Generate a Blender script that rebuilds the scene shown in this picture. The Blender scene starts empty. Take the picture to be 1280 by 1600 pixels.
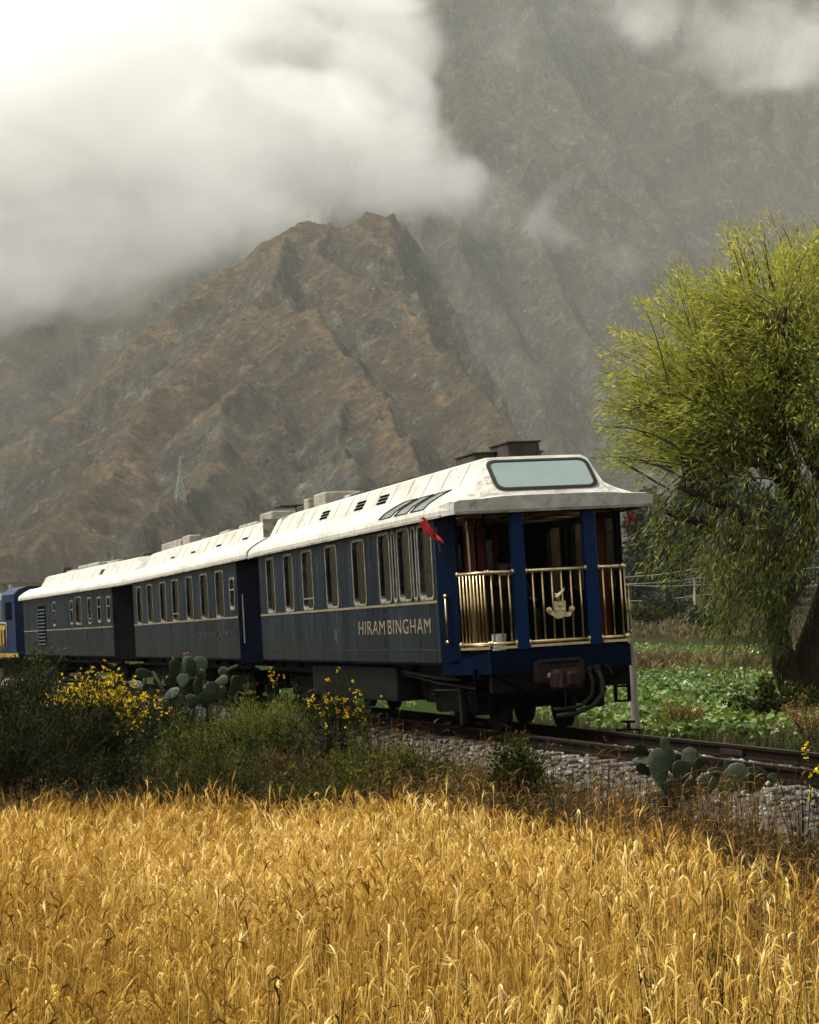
import bpy, bmesh, math, random
import numpy as np
from mathutils import Vector, Matrix
R = math.radians
rng = np.random.default_rng(7); random.seed(7)
S = bpy.context.scene
COL = S.collection

# ------------------------------------------------------------------ camera, sky, sun, exposure
F_PX, HORIZON, EYE = 3200.0, 1015.0, 1.134
PITCH = math.atan((HORIZON - 800) / F_PX)
cam_d = bpy.data.cameras.new('camera'); cam = bpy.data.objects.new('camera', cam_d); COL.objects.link(cam)
cam_d.sensor_fit = 'HORIZONTAL'; cam_d.sensor_width = 36.0; cam_d.lens = 36.0 * F_PX / 1280.0
cam_d.clip_start = 0.1; cam_d.clip_end = 30000
cam.location = (0, 0, EYE); cam.rotation_euler = (R(90) + PITCH, 0, 0)
S.camera = cam
SUN_EL, SUN_AZ = 58.0, 272.0          # azimuth clockwise from +Y: the sun stands high on the left
w = bpy.data.worlds.new('World'); S.world = w; w.use_nodes = True
nt = w.node_tree; nt.nodes.clear()
sky = nt.nodes.new('ShaderNodeTexSky'); sky.sky_type = 'NISHITA'; sky.sun_disc = False
sky.sun_elevation = R(SUN_EL); sky.sun_rotation = R(SUN_AZ); sky.dust_density = 6.0; sky.air_density = 1.0; sky.ozone_density = 1.0
hs = nt.nodes.new('ShaderNodeHueSaturation'); hs.inputs['Saturation'].default_value = 0.10
tn = nt.nodes.new('ShaderNodeMix'); tn.data_type = 'RGBA'; tn.blend_type = 'MULTIPLY'; tn.inputs[0].default_value = 1.0
tn.inputs[7].default_value = (1.0, 0.995, 0.95, 1)
bg = nt.nodes.new('ShaderNodeBackground'); bg.inputs['Strength'].default_value = 0.15
wo = nt.nodes.new('ShaderNodeOutputWorld')
nt.links.new(sky.outputs[0], hs.inputs['Color']); nt.links.new(hs.outputs[0], tn.inputs[6])
nt.links.new(tn.outputs[2], bg.inputs[0]); nt.links.new(bg.outputs[0], wo.inputs[0])
sd = bpy.data.lights.new('sun', 'SUN'); sd.energy = 2.9; sd.angle = R(10); sd.color = (1.0, 0.93, 0.80)
so = bpy.data.objects.new('sun', sd); COL.objects.link(so); so.location = (-30, -40, 80)
az, el = R(SUN_AZ), R(SUN_EL)
sun_dir = Vector((math.sin(az) * math.cos(el), math.cos(az) * math.cos(el), math.sin(el)))
so.rotation_euler = (-sun_dir).to_track_quat('-Z', 'Y').to_euler()
vs = S.view_settings; vs.view_transform = 'Standard'; vs.look = 'None'; vs.exposure = 0.97; vs.gamma = 1.0; vs.use_curve_mapping = False
S.render.engine = 'CYCLES'
cy = S.cycles
cy.use_denoising = True
try: cy.denoiser = 'OPENIMAGEDENOISE'
except Exception: pass
cy.max_bounces = 10; cy.diffuse_bounces = 3; cy.glossy_bounces = 3; cy.transmission_bounces = 4
cy.transparent_max_bounces = 12; cy.volume_bounces = 9
cy.volume_step_rate = 2.0; cy.volume_max_steps = 256
cy.use_adaptive_sampling = True; cy.adaptive_threshold = 0.02
cy.caustics_reflective = False; cy.caustics_refractive = False

# ------------------------------------------------------------------ helpers
def at(px, py, Y):
    """the point of the place seen at photo pixel (px, py), Y metres ahead"""
    cx = (px - 640) / F_PX; cyy = (800 - py) / F_PX
    c, s = math.cos(PITCH), math.sin(PITCH)
    d = Vector((cx, c - cyy * s, s + cyy * c))
    return Vector((0, 0, EYE)) + d * (Y / d.y)

def tag(o, label=None, cat=None, group=None, kind=None):
    if label: o['label'] = label
    if cat: o['category'] = cat
    if group: o['group'] = group
    if kind: o['kind'] = kind
    return o

def empty(name, loc=(0, 0, 0), rot=(0, 0, 0), label=None, cat=None, group=None):
    o = bpy.data.objects.new(name, None); COL.objects.link(o)
    o.location = loc; o.rotation_euler = rot; o.empty_display_size = 0.2
    return tag(o, label, cat, group)

class MB:
    """collects shapes into one mesh"""
    def __init__(s): s.v = []; s.f = []
    def add(s, v, f):
        n = len(s.v); s.v += [tuple(p) for p in v]; s.f += [tuple(i + n for i in q) for q in f]; return s
    def box(s, x0, x1, y0, y1, z0, z1):
        return s.add([(x0,y0,z0),(x1,y0,z0),(x1,y1,z0),(x0,y1,z0),(x0,y0,z1),(x1,y0,z1),(x1,y1,z1),(x0,y1,z1)],
                     [(3,2,1,0),(4,5,6,7),(0,1,5,4),(1,2,6,5),(2,3,7,6),(3,0,4,7)])
    def bev(s, x0, x1, y0, y1, z0, z1, b):
        """box with its vertical and top edges bevelled"""
        def ring(i, z): return [(x0+i+b,y0+i,z),(x1-i-b,y0+i,z),(x1-i,y0+i+b,z),(x1-i,y1-i-b,z),(x1-i-b,y1-i,z),(x0+i+b,y1-i,z),(x0+i,y1-i-b,z),(x0+i,y0+i+b,z)]
        v = ring(b*.6, z0) + ring(0, z0+b) + ring(0, z1-b) + ring(b*.6, z1)
        f = [tuple(range(7,-1,-1)), tuple(range(24,32))]
        for k in range(3):
            for i in range(8): f.append((k*8+i, k*8+(i+1)%8, k*8+8+(i+1)%8, k*8+8+i))
        return s.add(v, f)
    def tube(s, pts, r, n=8, caps=True):
        pts = [Vector(p) for p in pts]; m = len(pts)
        rs = r if isinstance(r, (list, tuple)) else [r] * m
        v = []; f = []; up = None
        for i, p in enumerate(pts):
            d = (pts[min(i+1, m-1)] - pts[max(i-1, 0)]).normalized()
            if up is None:
                up = Vector((0, 0, 1)) if abs(d.z) < .9 else Vector((1, 0, 0))
            a = d.cross(up)
            if a.length < 1e-6: a = d.orthogonal()
            a.normalize(); b = a.cross(d).normalized(); up = b
            for k in range(n):
                t = 2 * math.pi * k / n
                v.append(p + (a * math.cos(t) + b * math.sin(t)) * rs[i])
        for i in range(m - 1):
            for k in range(n):
                f.append((i*n+k, i*n+(k+1) % n, (i+1)*n+(k+1) % n, (i+1)*n+k))
        if caps: f += [tuple(range(n-1, -1, -1)), tuple(range((m-1)*n, m*n))]
        return s.add(v, f)
    def cyl(s, p0, p1, r0, r1=None, n=12): return s.tube([p0, p1], [r0, r0 if r1 is None else r1], n)
    def lathe(s, prof, axis0, axisd, n=20):
        """profile (radius, distance along axis) spun about an axis"""
        d = Vector(axisd).normalized(); a = d.orthogonal().normalized(); b = d.cross(a); o = Vector(axis0)
        v = []; f = []
        for r, t in prof:
            for k in range(n):
                q = 2*math.pi*k/n; v.append(o + d*t + (a*math.cos(q)+b*math.sin(q))*r)
        for i in range(len(prof)-1):
            for k in range(n): f.append((i*n+k, i*n+(k+1)%n, (i+1)*n+(k+1)%n, (i+1)*n+k))
        f += [tuple(range(n-1,-1,-1)), tuple(range((len(prof)-1)*n, len(prof)*n))]
        return s.add(v, f)
    def prism(s, poly, thick):
        """poly: 3D points of a flat outline, extruded by vector thick"""
        t = Vector(thick); n = len(poly); v = [Vector(p) for p in poly]; v += [p + t for p in v]
        return s.add(v, [tuple(range(n-1,-1,-1)), tuple(range(n, 2*n))] + [(i,(i+1)%n,n+(i+1)%n,n+i) for i in range(n)])
    def obj(s, name, mat, parent=None, smooth=False):
        me = bpy.data.meshes.new(name); me.from_pydata(s.v, [], s.f); me.materials.append(mat)
        if smooth: me.polygons.foreach_set('use_smooth', [True]*len(me.polygons))
        me.update(); o = bpy.data.objects.new(name, me); COL.objects.link(o)
        if parent: o.parent = parent
        return o

def np_mesh(name, V, Fq, mat, parent=None, tint=None, smooth=False, extra=None):
    """one mesh from numpy arrays; Fq (n,3) or (n,4); tint: one float per vertex"""
    V = np.ascontiguousarray(V, dtype=np.float32); Fq = np.ascontiguousarray(Fq, dtype=np.int32)
    k = Fq.shape[1]; n = len(Fq)
    me = bpy.data.meshes.new(name)
    me.vertices.add(len(V)); me.vertices.foreach_set('co', V.ravel())
    me.loops.add(n * k); me.loops.foreach_set('vertex_index', Fq.ravel())
    me.polygons.add(n); me.polygons.foreach_set('loop_start', np.arange(0, n*k, k, dtype=np.int32))
    if smooth: me.polygons.foreach_set('use_smooth', np.ones(n, dtype=bool))
    me.update(calc_edges=True)
    for nm, arr in ([('tint', tint)] if tint is not None else []) + list((extra or {}).items()):
        a = me.attributes.new(nm, 'FLOAT', 'POINT'); a.data.foreach_set('value', np.ascontiguousarray(arr, dtype=np.float32))
    me.materials.append(mat)
    o = bpy.data.objects.new(name, me); COL.objects.link(o)
    if parent: o.parent = parent
    return o

def scatter(tV, tF, pos, rot, scale, tint=None):
    """copies of one template (tV,tF) at pos with 3x3 rot matrices and scales, joined"""
    n = len(pos); m = len(tV)
    V = np.einsum('nij,mj->nmi', rot, tV) * np.asarray(scale).reshape(n, 1, -1) + pos[:, None, :]
    Fq = (tF[None] + (np.arange(n) * m)[:, None, None]).reshape(-1, tF.shape[1])
    return V.reshape(-1, 3), Fq, (None if tint is None else np.repeat(tint, m))

def join(parts):
    V = []; Fq = []; T = []; n = 0
    for v, f, t in parts:
        V.append(v); Fq.append(f + n); n += len(v); T.append(np.zeros(len(v)) if t is None else t)
    return np.concatenate(V), np.concatenate(Fq), np.concatenate(T)

def rotz(a):
    c, s = np.cos(a), np.sin(a); z = np.zeros_like(c); o = np.ones_like(c)
    return np.stack([np.stack([c, -s, z], -1), np.stack([s, c, z], -1), np.stack([z, z, o], -1)], -2)
def rotx(a):
    c, s = np.cos(a), np.sin(a); z = np.zeros_like(c); o = np.ones_like(c)
    return np.stack([np.stack([o, z, z], -1), np.stack([z, c, -s], -1), np.stack([z, s, c], -1)], -2)
def frame_from(d, roll):
    """rotation matrices whose +Y follows d, rolled about it"""
    d = d / np.linalg.norm(d, axis=1, keepdims=True)
    up = np.tile(np.array([0, 0, 1.0]), (len(d), 1)); up[np.abs(d[:, 2]) > .95] = (1, 0, 0)
    x = np.cross(d, up); x /= np.linalg.norm(x, axis=1, keepdims=True); z = np.cross(x, d)
    c, s = np.cos(roll)[:, None], np.sin(roll)[:, None]
    return np.stack([x * c + z * s, d, z * c - x * s], -1)

# value noise in numpy for terrain
_P = np.random.default_rng(3).random((256, 256))
def vnoise(x, y):
    xi = np.floor(x).astype(int); yi = np.floor(y).astype(int); fx = x - xi; fy = y - yi
    fx = fx*fx*fx*(fx*(fx*6-15)+10); fy = fy*fy*fy*(fy*(fy*6-15)+10)
    a = _P[xi & 255, yi & 255]; b = _P[(xi+1) & 255, yi & 255]; c = _P[xi & 255, (yi+1) & 255]; d = _P[(xi+1) & 255, (yi+1) & 255]
    return (a*(1-fx)+b*fx)*(1-fy) + (c*(1-fx)+d*fx)*fy
def fbm(x, y, o=5, g=.5):
    t = 0; a = 1; n = 0
    for i in range(o):
        t = t + a*vnoise(x*2**i + 17.3*i, y*2**i + 5.1*i); n += a; a *= g
    return t / n
def ridged(x, y, o=4, g=.5):
    t = 0; a = 1; n = 0
    for i in range(o):
        t = t + a*(1-np.abs(2*vnoise(x*2**i + 11.7*i, y*2**i + 3.9*i)-1)); n += a; a *= g
    return t / n

# ------------------------------------------------------------------ materials
class NT:
    def __init__(s, name):
        s.m = bpy.data.materials.new(name); s.m.use_nodes = True; s.t = s.m.node_tree; s.b = s.t.nodes['Principled BSDF']
        s.out = s.t.nodes['Material Output']; s._tc = None
    def n(s, typ, **kw):
        x = s.t.nodes.new(typ)
        for k, v in kw.items(): setattr(x, k, v)
        return x
    def l(s, a, b): s.t.links.new(a, b)
    def tc(s, kind='Object'):
        if not s._tc: s._tc = s.n('ShaderNodeTexCoord')
        return s._tc.outputs[kind]
    def geo(s): return s.n('ShaderNodeNewGeometry').outputs['Position']
    def noise(s, scale, detail=5, rough=.55, stretch=None, vec=None, dist=0):
        x = s.n('ShaderNodeTexNoise'); x.inputs['Scale'].default_value = scale; x.inputs['Detail'].default_value = detail
        x.inputs['Roughness'].default_value = rough; x.inputs['Distortion'].default_value = dist
        v = vec if vec is not None else s.tc()
        if stretch:
            mp = s.n('ShaderNodeMapping'); mp.inputs['Scale'].default_value = stretch; s.l(v, mp.inputs['Vector']); v = mp.outputs[0]
        s.l(v, x.inputs['Vector']); return x.outputs['Fac']
    def ramp(s, fac, stops):
        r = s.n('ShaderNodeValToRGB'); e = r.color_ramp.elements
        while len(e) < len(stops): e.new(.5)
        for i, (p, c) in enumerate(stops):
            e[i].position = p; e[i].color = (c if len(c) == 4 else (*c, 1)) if not isinstance(c, (int, float)) else (c, c, c, 1)
        s.l(fac, r.inputs[0]); return r.outputs[0]
    def mix(s, fac, a, b, mode='MIX'):
        x = s.n('ShaderNodeMix'); x.data_type = 'RGBA'; x.blend_type = mode
        for sock, val in ((x.inputs[0], fac), (x.inputs[6], a), (x.inputs[7], b)):
            if hasattr(val, 'is_linked'): s.l(val, sock)
            elif isinstance(val, (int, float)): sock.default_value = val
            else: sock.default_value = (*val, 1) if len(val) == 3 else val
        return x.outputs[2]
    def math(s, op, a, b=0.0, c=None):
        x = s.n('ShaderNodeMath'); x.operation = op
        for i, v in enumerate((a, b) if c is None else (a, b, c)):
            if hasattr(v, 'is_linked'): s.l(v, x.inputs[i])
            else: x.inputs[i].default_value = v
        return x.outputs[0]
    def attr(s, name): x = s.n('ShaderNodeAttribute'); x.attribute_name = name; return x.outputs['Fac']
    def bump(s, h, strength=.3, dist=.02):
        x = s.n('ShaderNodeBump'); x.inputs['Strength'].default_value = strength; x.inputs['Distance'].default_value = dist
        s.l(h, x.inputs['Height']); s.l(x.outputs[0], s.b.inputs['Normal'])
    def set(s, color=None, rough=None, metal=None, spec=None, coat=None):
        for k, v in (('Base Color', color), ('Roughness', rough), ('Metallic', metal), ('Specular IOR Level', spec), ('Coat Weight', coat)):
            if v is None: continue
            if hasattr(v, 'is_linked'): s.l(v, s.b.inputs[k])
            else: s.b.inputs[k].default_value = (*v, 1) if isinstance(v, tuple) else v
        return s.m

def two(name, c1, c2, scale=3, rough=.6, bump=0, metal=0, stretch=None, spec=.5, lo=.35, hi=.65, coat=None, dist=.01):
    t = NT(name); f = t.noise(scale, 6, .6, stretch)
    t.set(t.ramp(f, [(lo, c1), (hi, c2)]), rough, metal, spec, coat)
    if bump: t.bump(t.noise(scale*3, 4, .6, stretch), bump, dist)
    return t.m
def leafmat(name, stops, trans=.35, rough=.6, spec=.05):
    """leaf colour by the stored tint, light passing through the blade"""
    t = NT(name); c = t.ramp(t.attr('tint'), stops); t.set(c, rough, 0, spec)
    tr = t.n('ShaderNodeBsdfTranslucent'); t.l(c, tr.inputs[0])
    mx = t.n('ShaderNodeMixShader'); mx.inputs[0].default_value = trans
    t.l(t.b.outputs[0], mx.inputs[1]); t.l(tr.outputs[0], mx.inputs[2]); t.l(mx.outputs[0], t.out.inputs[0])
    return t.m
def glassmat(name, tint, refl=1.0, rough=.02):
    t = NT(name); tr = t.n('ShaderNodeBsdfTransparent'); tr.inputs[0].default_value = (*tint, 1)
    gl = t.n('ShaderNodeBsdfGlossy'); gl.inputs['Roughness'].default_value = rough
    fr = t.n('ShaderNodeFresnel'); fr.inputs[0].default_value = 1.5
    mx = t.n('ShaderNodeMixShader'); t.l(t.math('MULTIPLY', fr.outputs[0], refl), mx.inputs[0])
    t.l(tr.outputs[0], mx.inputs[1]); t.l(gl.outputs[0], mx.inputs[2]); t.l(mx.outputs[0], t.out.inputs[0])
    return t.m

M = {}
def paint(name, base, dirt, dirt_sheen_low, rough):
    """carriage paint: rain streaks running down, dust and a painted grass reflection on the lower panel"""
    t = NT(name)
    st = t.noise(2.2, 7, .65, (2.2, 2.2, .16)); st2 = t.noise(9, 5, .6, (2.5, 2.5, .10)); sp = t.noise(38, 4, .7)
    sx = t.n('ShaderNodeSeparateXYZ'); t.l(t.tc(), sx.inputs[0])
    c = t.mix(t.ramp(st, [(.40, 0), (.68, .85)]), base, dirt)
    c = t.mix(t.ramp(st2, [(.48, 0), (.72, .5)]), c, dirt)
    low = t.n('ShaderNodeMapRange'); t.l(sx.outputs[2], low.inputs[0])
    for i, v in ((1, 1.95), (2, 1.0), (3, 0.0), (4, .8)): low.inputs[i].default_value = v
    lw = t.math('MULTIPLY', low.outputs[0], t.ramp(st, [(.25, .35), (.7, 1)]))
    c = t.mix(lw, c, dirt_sheen_low)
    c = t.mix(t.ramp(sp, [(.66, 0), (.74, .35)]), c, (.16, .16, .15))
    t.set(c, t.ramp(st, [(.35, rough), (.7, rough + .22)]), 0, .17)
    t.bump(t.noise(1.3, 3, .5), .05, .02)
    return t.m
M['navy'] = paint('navy_paint_weathered', (.0009, .0034, .0090), (.0135, .0220, .0310), (.0095, .0118, .0075), .24)
M['navy_shaded'] = two('navy_paint_shaded', (.0008, .0034, .0105), (.0012, .0046, .0135), 2.5, .42, stretch=(2, 2, .4), spec=.02)  # shaded copy of the navy: shade on the end panels put into the colour
M['navy_lit'] = two('navy_paint_lit', (.0016, .0115, .045), (.0022, .014, .052), 2.5, .38, stretch=(2, 2, .4), spec=.07)  # lit copy of the same navy: brighter rear-facing posts put into the colour
M['navy_dark'] = two('navy_paint_dark', (.0003, .0009, .0036), (.0005, .0013, .005), 2.5, .5, spec=.015)
def roofmat():
    t = NT('roof_white_weathered')
    a = t.noise(1.1, 8, .7, (1, .35, 1)); b = t.noise(9, 6, .7, (.30, 1.6, .30)); c = t.noise(2.6, 9, .78); d = t.noise(30, 5, .7, (.12, 1.0, .12)); e = t.noise(17, 7, .8)
    k = t.mix(t.ramp(a, [(.35, 0), (.70, 1)]), (.44, .435, .395), (.29, .28, .24))
    k = t.mix(t.ramp(b, [(.46, 0), (.70, .8)]), k, (.20, .185, .15))
    k = t.mix(t.ramp(d, [(.52, 0), (.70, .65)]), k, (.17, .145, .11))
    k = t.mix(t.ramp(c, [(.56, 0), (.68, .85)]), k, (.10, .088, .068))
    k = t.mix(t.ramp(e, [(.62, 0), (.70, .8)]), k, (.055, .042, .03))
    t.set(k, .75, 0, .12); t.bump(t.math('ADD', t.noise(5, 6, .6), t.math('MULTIPLY', t.noise(.9, 3, .5), 2.0)), .25, .03)
    return t.m
M['roof'] = roofmat()
M['roof_edge'] = two('roof_edge_grimy', (.24, .225, .185), (.075, .065, .05), 4, .8, .1, lo=.38, hi=.7, stretch=(1, .5, 2), spec=.1)
M['frame'] = two('window_frame_aluminium', (.20, .185, .15), (.085, .078, .065), 5, .5, metal=.2, spec=.2)
M['rubber'] = two('black_rubber', (.004, .004, .004), (.009, .008, .008), 8, .6, spec=.2)
M['glass_side'] = glassmat('tinted_window_glass', (.20, .17, .12), .55)
def skyglass():
    t = NT('skylight_glass'); t.set((.36, .42, .39), .12, 0, .9, 1.0)
    tr = t.n('ShaderNodeBsdfTransparent'); tr.inputs[0].default_value = (.75, .8, .76, 1); mx = t.n('ShaderNodeMixShader'); mx.inputs[0].default_value = .55
    t.l(t.b.outputs[0], mx.inputs[1]); t.l(tr.outputs[0], mx.inputs[2]); t.l(mx.outputs[0], t.out.inputs[0]); return t.m
M['skylight'] = skyglass()
M['gold_paint'] = two('gold_lettering_faded', (.17, .135, .078), (.075, .064, .042), 12, .55, lo=.38, hi=.68, spec=.15)
M['gold_faint'] = two('gold_lettering_worn_thin', (.040, .037, .024), (.013, .017, .017), 10, .5, lo=.4, hi=.6, spec=.1)
M['brass'] = two('polished_brass', (.50, .375, .19), (.36, .26, .125), 14, .30, metal=1.0)
M['brass_pale'] = two('worn_brass', (.62, .50, .30), (.42, .32, .17), 14, .3, metal=.9)
M['wood'] = two('varnished_mahogany', (.17, .045, .014), (.09, .022, .008), 6, .35, stretch=(3, 3, .25), spec=.2)
M['wood_dark'] = two('dark_mahogany', (.010, .0032, .002), (.005, .002, .0014), 6, .5, stretch=(3, 3, .25), spec=.08)
M['ceil_wood'] = two('honey_ceiling_wood', (.34, .13, .05), (.24, .085, .03), 5, .35, stretch=(3, .4, 1))
M['curtain'] = two('brown_reflection_curtain', (.12, .085, .05), (.06, .042, .026), 5, .9, stretch=(2, 8, .2))  # curtains added; their brown stands in for the mountain mirrored in the panes
M['curtain_pale'] = two('cream_curtain', (.33, .31, .26), (.20, .18, .15), 5, .9, stretch=(2, 8, .2))
M['iron'] = two('bogie_iron_grimy', (.0025, .0021, .002), (.007, .0055, .0045), 6, .8, .3, spec=.05)
M['iron_light'] = two('underframe_steel_dusty', (.006, .0052, .0045), (.018, .013, .010), 7, .65, .3, spec=.1)
M['rust'] = two('rusty_coupler', (.020, .009, .0065), (.009, .0055, .0045), 9, .7, .4, spec=.1)
M['underbox'] = two('equipment_box_paint', (.0028, .0034, .0026), (.006, .007, .0055), 3, .45, spec=.08)
M['boxmetal'] = two('roof_box_brown', (.026, .022, .018), (.048, .041, .033), 5, .8, .2, spec=.1)
M['boxpale'] = two('roof_box_pale', (.28, .26, .215), (.15, .135, .11), 4, .8, .2, spec=.1)
M['red'] = two('red_flag_cloth', (.50, .010, .016), (.36, .006, .012), 10, .7)
M['white'] = two('white_enamel', (.62, .62, .60), (.52, .52, .5), 6, .4)
M['black'] = two('matt_black', (.0025, .0025, .0025), (.004, .004, .004), 6, .95, spec=0.0)
M['rail_side'] = two('rail_rust_dark', (.022, .014, .010), (.045, .027, .017), 9, .7, .2, stretch=(1, .3, 1))
M['sleeper'] = two('timber_sleeper', (.045, .036, .028), (.085, .070, .055), 5, .85, .4, stretch=(.4, 4, 4))

# ------------------------------------------------------------------ the track's own frame: y runs up the train, x across it to the right, canted to the left
TH, CANT = R(16.0), R(-3.4)
P0 = Vector((2.1246, 28.041, 0.0))
TRACK_ROT = (0.0, CANT, TH)
TM = Matrix.Translation(P0) @ (Matrix.Rotation(TH, 4, 'Z') @ Matrix.Rotation(CANT, 4, 'Y'))
NX, NY = math.cos(TH), math.sin(TH)
def s_of(x, y): return (x - P0.x) * NX + (y - P0.y) * NY
def ground_z(x, y, rough=True):
    x = np.asarray(x, float); y = np.asarray(y, float)
    s = s_of(x, y)
    zn = np.interp(-s, [0, 1.5, 2.5, 3.4, 5, 8.5], [-.36, -.38, -.72, -.96, -1.0, -1.05])
    zf = np.interp(s, [0, 1.5, 2.6, 4, 6], [-.34, -.36, -.46, -.42, -.36])
    rise = np.interp(y, [0, 45, 74, 79, 100, 104, 130, 180, 260, 400, 900, 1500, 4000, 9000], [0, 0, .55, 1.05, 1.35, 1.9, 3, 6, 10, 14, 18, 24, 40, 60])
    z = np.where(s < 0, zn, zf + rise * np.clip((s - 3) / 5, 0, 1))
    far = np.clip((y - 95) / 60, 0, 1) * (s < 8)
    z = z * (1 - far) + (zf + rise) * far
    if rough:
        near = np.clip((np.abs(s) - 1.6) / 1.5, 0, 1)
        z = z + near * ((fbm(x * .5 + 40, y * .5 + 9, 4) - .5) * .22)
    return z
def gz(x, y): return float(ground_z(np.array([x]), np.array([y]))[0])

def build_ground():
    xs = np.concatenate([-np.geomspace(5000, 14, 36), np.arange(-13.6, 13.7, .28), np.geomspace(14, 5000, 36)])
    ys = np.concatenate([[-1500, -600, -200, -60, -20, -8], np.arange(-2, 60, .35), np.geomspace(60.5, 6000, 80)])
    X, Y = np.meshgrid(xs, ys); Z = ground_z(X, Y)
    nx, ny = len(xs), len(ys)
    V = np.stack([X, Y, Z], -1).reshape(-1, 3)
    i = (np.arange(ny - 1)[:, None] * nx + np.arange(nx - 1)[None]).reshape(-1)
    Fq = np.stack([i, i + 1, i + nx + 1, i + nx], -1)
    s = s_of(X, Y).reshape(-1); y = Y.reshape(-1)
    green = ((s > 3.2) & (y < 104)).astype(float) * (1 - ((y > 74) & (y < 79)))
    t = NT('ground_soil_and_turf'); p = t.geo()
    a = t.noise(.9, 8, .65, vec=p); b = t.noise(7, 6, .7, vec=p)
    soil = t.mix(t.ramp(a, [(.35, 0), (.65, 1)]), (.014, .011, .006), (.030, .023, .010))
    soil = t.mix(t.ramp(b, [(.45, 0), (.62, .8)]), soil, (.010, .012, .004))
    turf = t.mix(t.ramp(b, [(.4, 0), (.65, 1)]), (.010, .020, .004), (.022, .036, .007))
    t.set(t.mix(t.attr('green'), soil, turf), .95, 0, .02); t.bump(b, .6, .05)
    o = np_mesh('ground', V, Fq, t.m, extra={'green': green}, smooth=True); tag(o, kind='structure')
build_ground()

# ------------------------------------------------------------------ mountains
def seg_field(X, Y, pts):
    """nearest point on a ridge polyline: distance, height there, run along it"""
    best = np.full(X.shape, 1e9); H = np.zeros(X.shape); T = np.zeros(X.shape); SD = np.zeros(X.shape); run = 0
    for a, b in zip(pts[:-1], pts[1:]):
        dx, dy = b[0]-a[0], b[1]-a[1]; L2 = dx*dx+dy*dy; L = math.sqrt(L2)
        t = np.clip(((X-a[0])*dx + (Y-a[1])*dy)/L2, 0, 1)
        ex = X-(a[0]+t*dx); ey = Y-(a[1]+t*dy); d = np.hypot(ex, ey); m = d < best
        best = np.where(m, d, best); H = np.where(m, a[2]+t*(b[2]-a[2]), H); T = np.where(m, run+t*L, T)
        SD = np.where(m, np.sign(dx*ey-dy*ex), SD); run += L
    a, b = pts[-2], pts[-1]; EN = ((X-b[0])*(b[0]-a[0])+(Y-b[1])*(b[1]-a[1]) > 0) & (np.abs(np.hypot(X-b[0], Y-b[1])-best) < 1e-6)
    return best, H, T, SD, EN
def mountain(name, ridges, xr, yr, dx, dy, mat, seed, gul, base=None, fine=3.0, carve=None):
    xs = np.arange(xr[0], xr[1]+dx, dx); ys = np.arange(yr[0], yr[1]+dy, dy)
    X, Y = np.meshgrid(xs, ys); warp = 26
    wx = X + warp*(fbm(X/140+seed, Y/140, 3)-.5)*2; wy = Y + warp*(fbm(X/140, Y/140+seed*2, 3)-.5)*2
    Z = np.full(X.shape, -50.0); ROCK = np.zeros(X.shape); CREST = np.zeros(X.shape)
    for ri, (pts, kl, kr, rock) in enumerate(ridges):
        P = [tuple(at(*p)) for p in pts]
        d, H, T, SD, EN = seg_field(wx, wy, P)
        k = np.where(EN, np.maximum(2.6, kl), np.where(SD > 0, kl, kr))
        u = T + 31.7*ri
        fall = np.clip(d/60, 0, 1)
        g = gul*(ridged(u/75, d/420+seed, 3)-.62)*fall*1.5 + gul*.5*(ridged(u/26+9, d/160, 3)-.6)*fall + gul*.30*(ridged(u/10+3, d/75, 2)-.55)*fall*np.clip(k, .5, 1.5)
        z = H + (vnoise(T/22+ri, T*0+seed)-.5)*9 - k*d*(1-.10*np.clip(d/400, 0, 1)) + g*np.where(k > .9, 1.35, .8)
        m = z > Z
        rk = np.where(SD > 0, rock[0], rock[1])
        ROCK = np.where(m, rk, ROCK); CREST = np.where(m, np.exp(-d/16), CREST)
        Z = np.maximum(Z, z)
    if carve is not None: Z = carve(X, Y, Z)
    rough_ = .45 + ROCK
    Z = Z + (fbm(X/34+seed, Y/34, 5, .55)-.5)*fine*4.0 + (ridged(X/46+seed, Y/60, 4, .55)-.55)*fine*6.5*rough_ + (ridged(X/13+seed, Y/20, 3)-.5)*fine*3.4*rough_ + (vnoise(X/3.1, Y/4.3+seed)-.5)*fine*.9*rough_
    g0 = ground_z(X, Y, False) - 3
    Z = np.maximum(Z, g0)
    nx, ny = len(xs), len(ys)
    V = np.stack([X, Y, Z], -1).reshape(-1, 3)
    i = (np.arange(ny-1)[:, None]*nx+np.arange(nx-1)[None]).reshape(-1)
    Fq = np.stack([i, i+1, i+nx+1, i+nx], -1)
    low = (Z <= g0+.01).reshape(-1); keep = ~(low[Fq].all(1)); Fq = Fq[keep]
    used = np.unique(Fq); re = np.zeros(len(V), int); re[used] = np.arange(len(used))
    o = np_mesh(name, V[used], re[Fq], mat, extra={'rock': ROCK.reshape(-1)[used], 'crest': CREST.reshape(-1)[used]}, smooth=False)
    tag(o, kind='structure'); return xs, ys, Z
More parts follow.
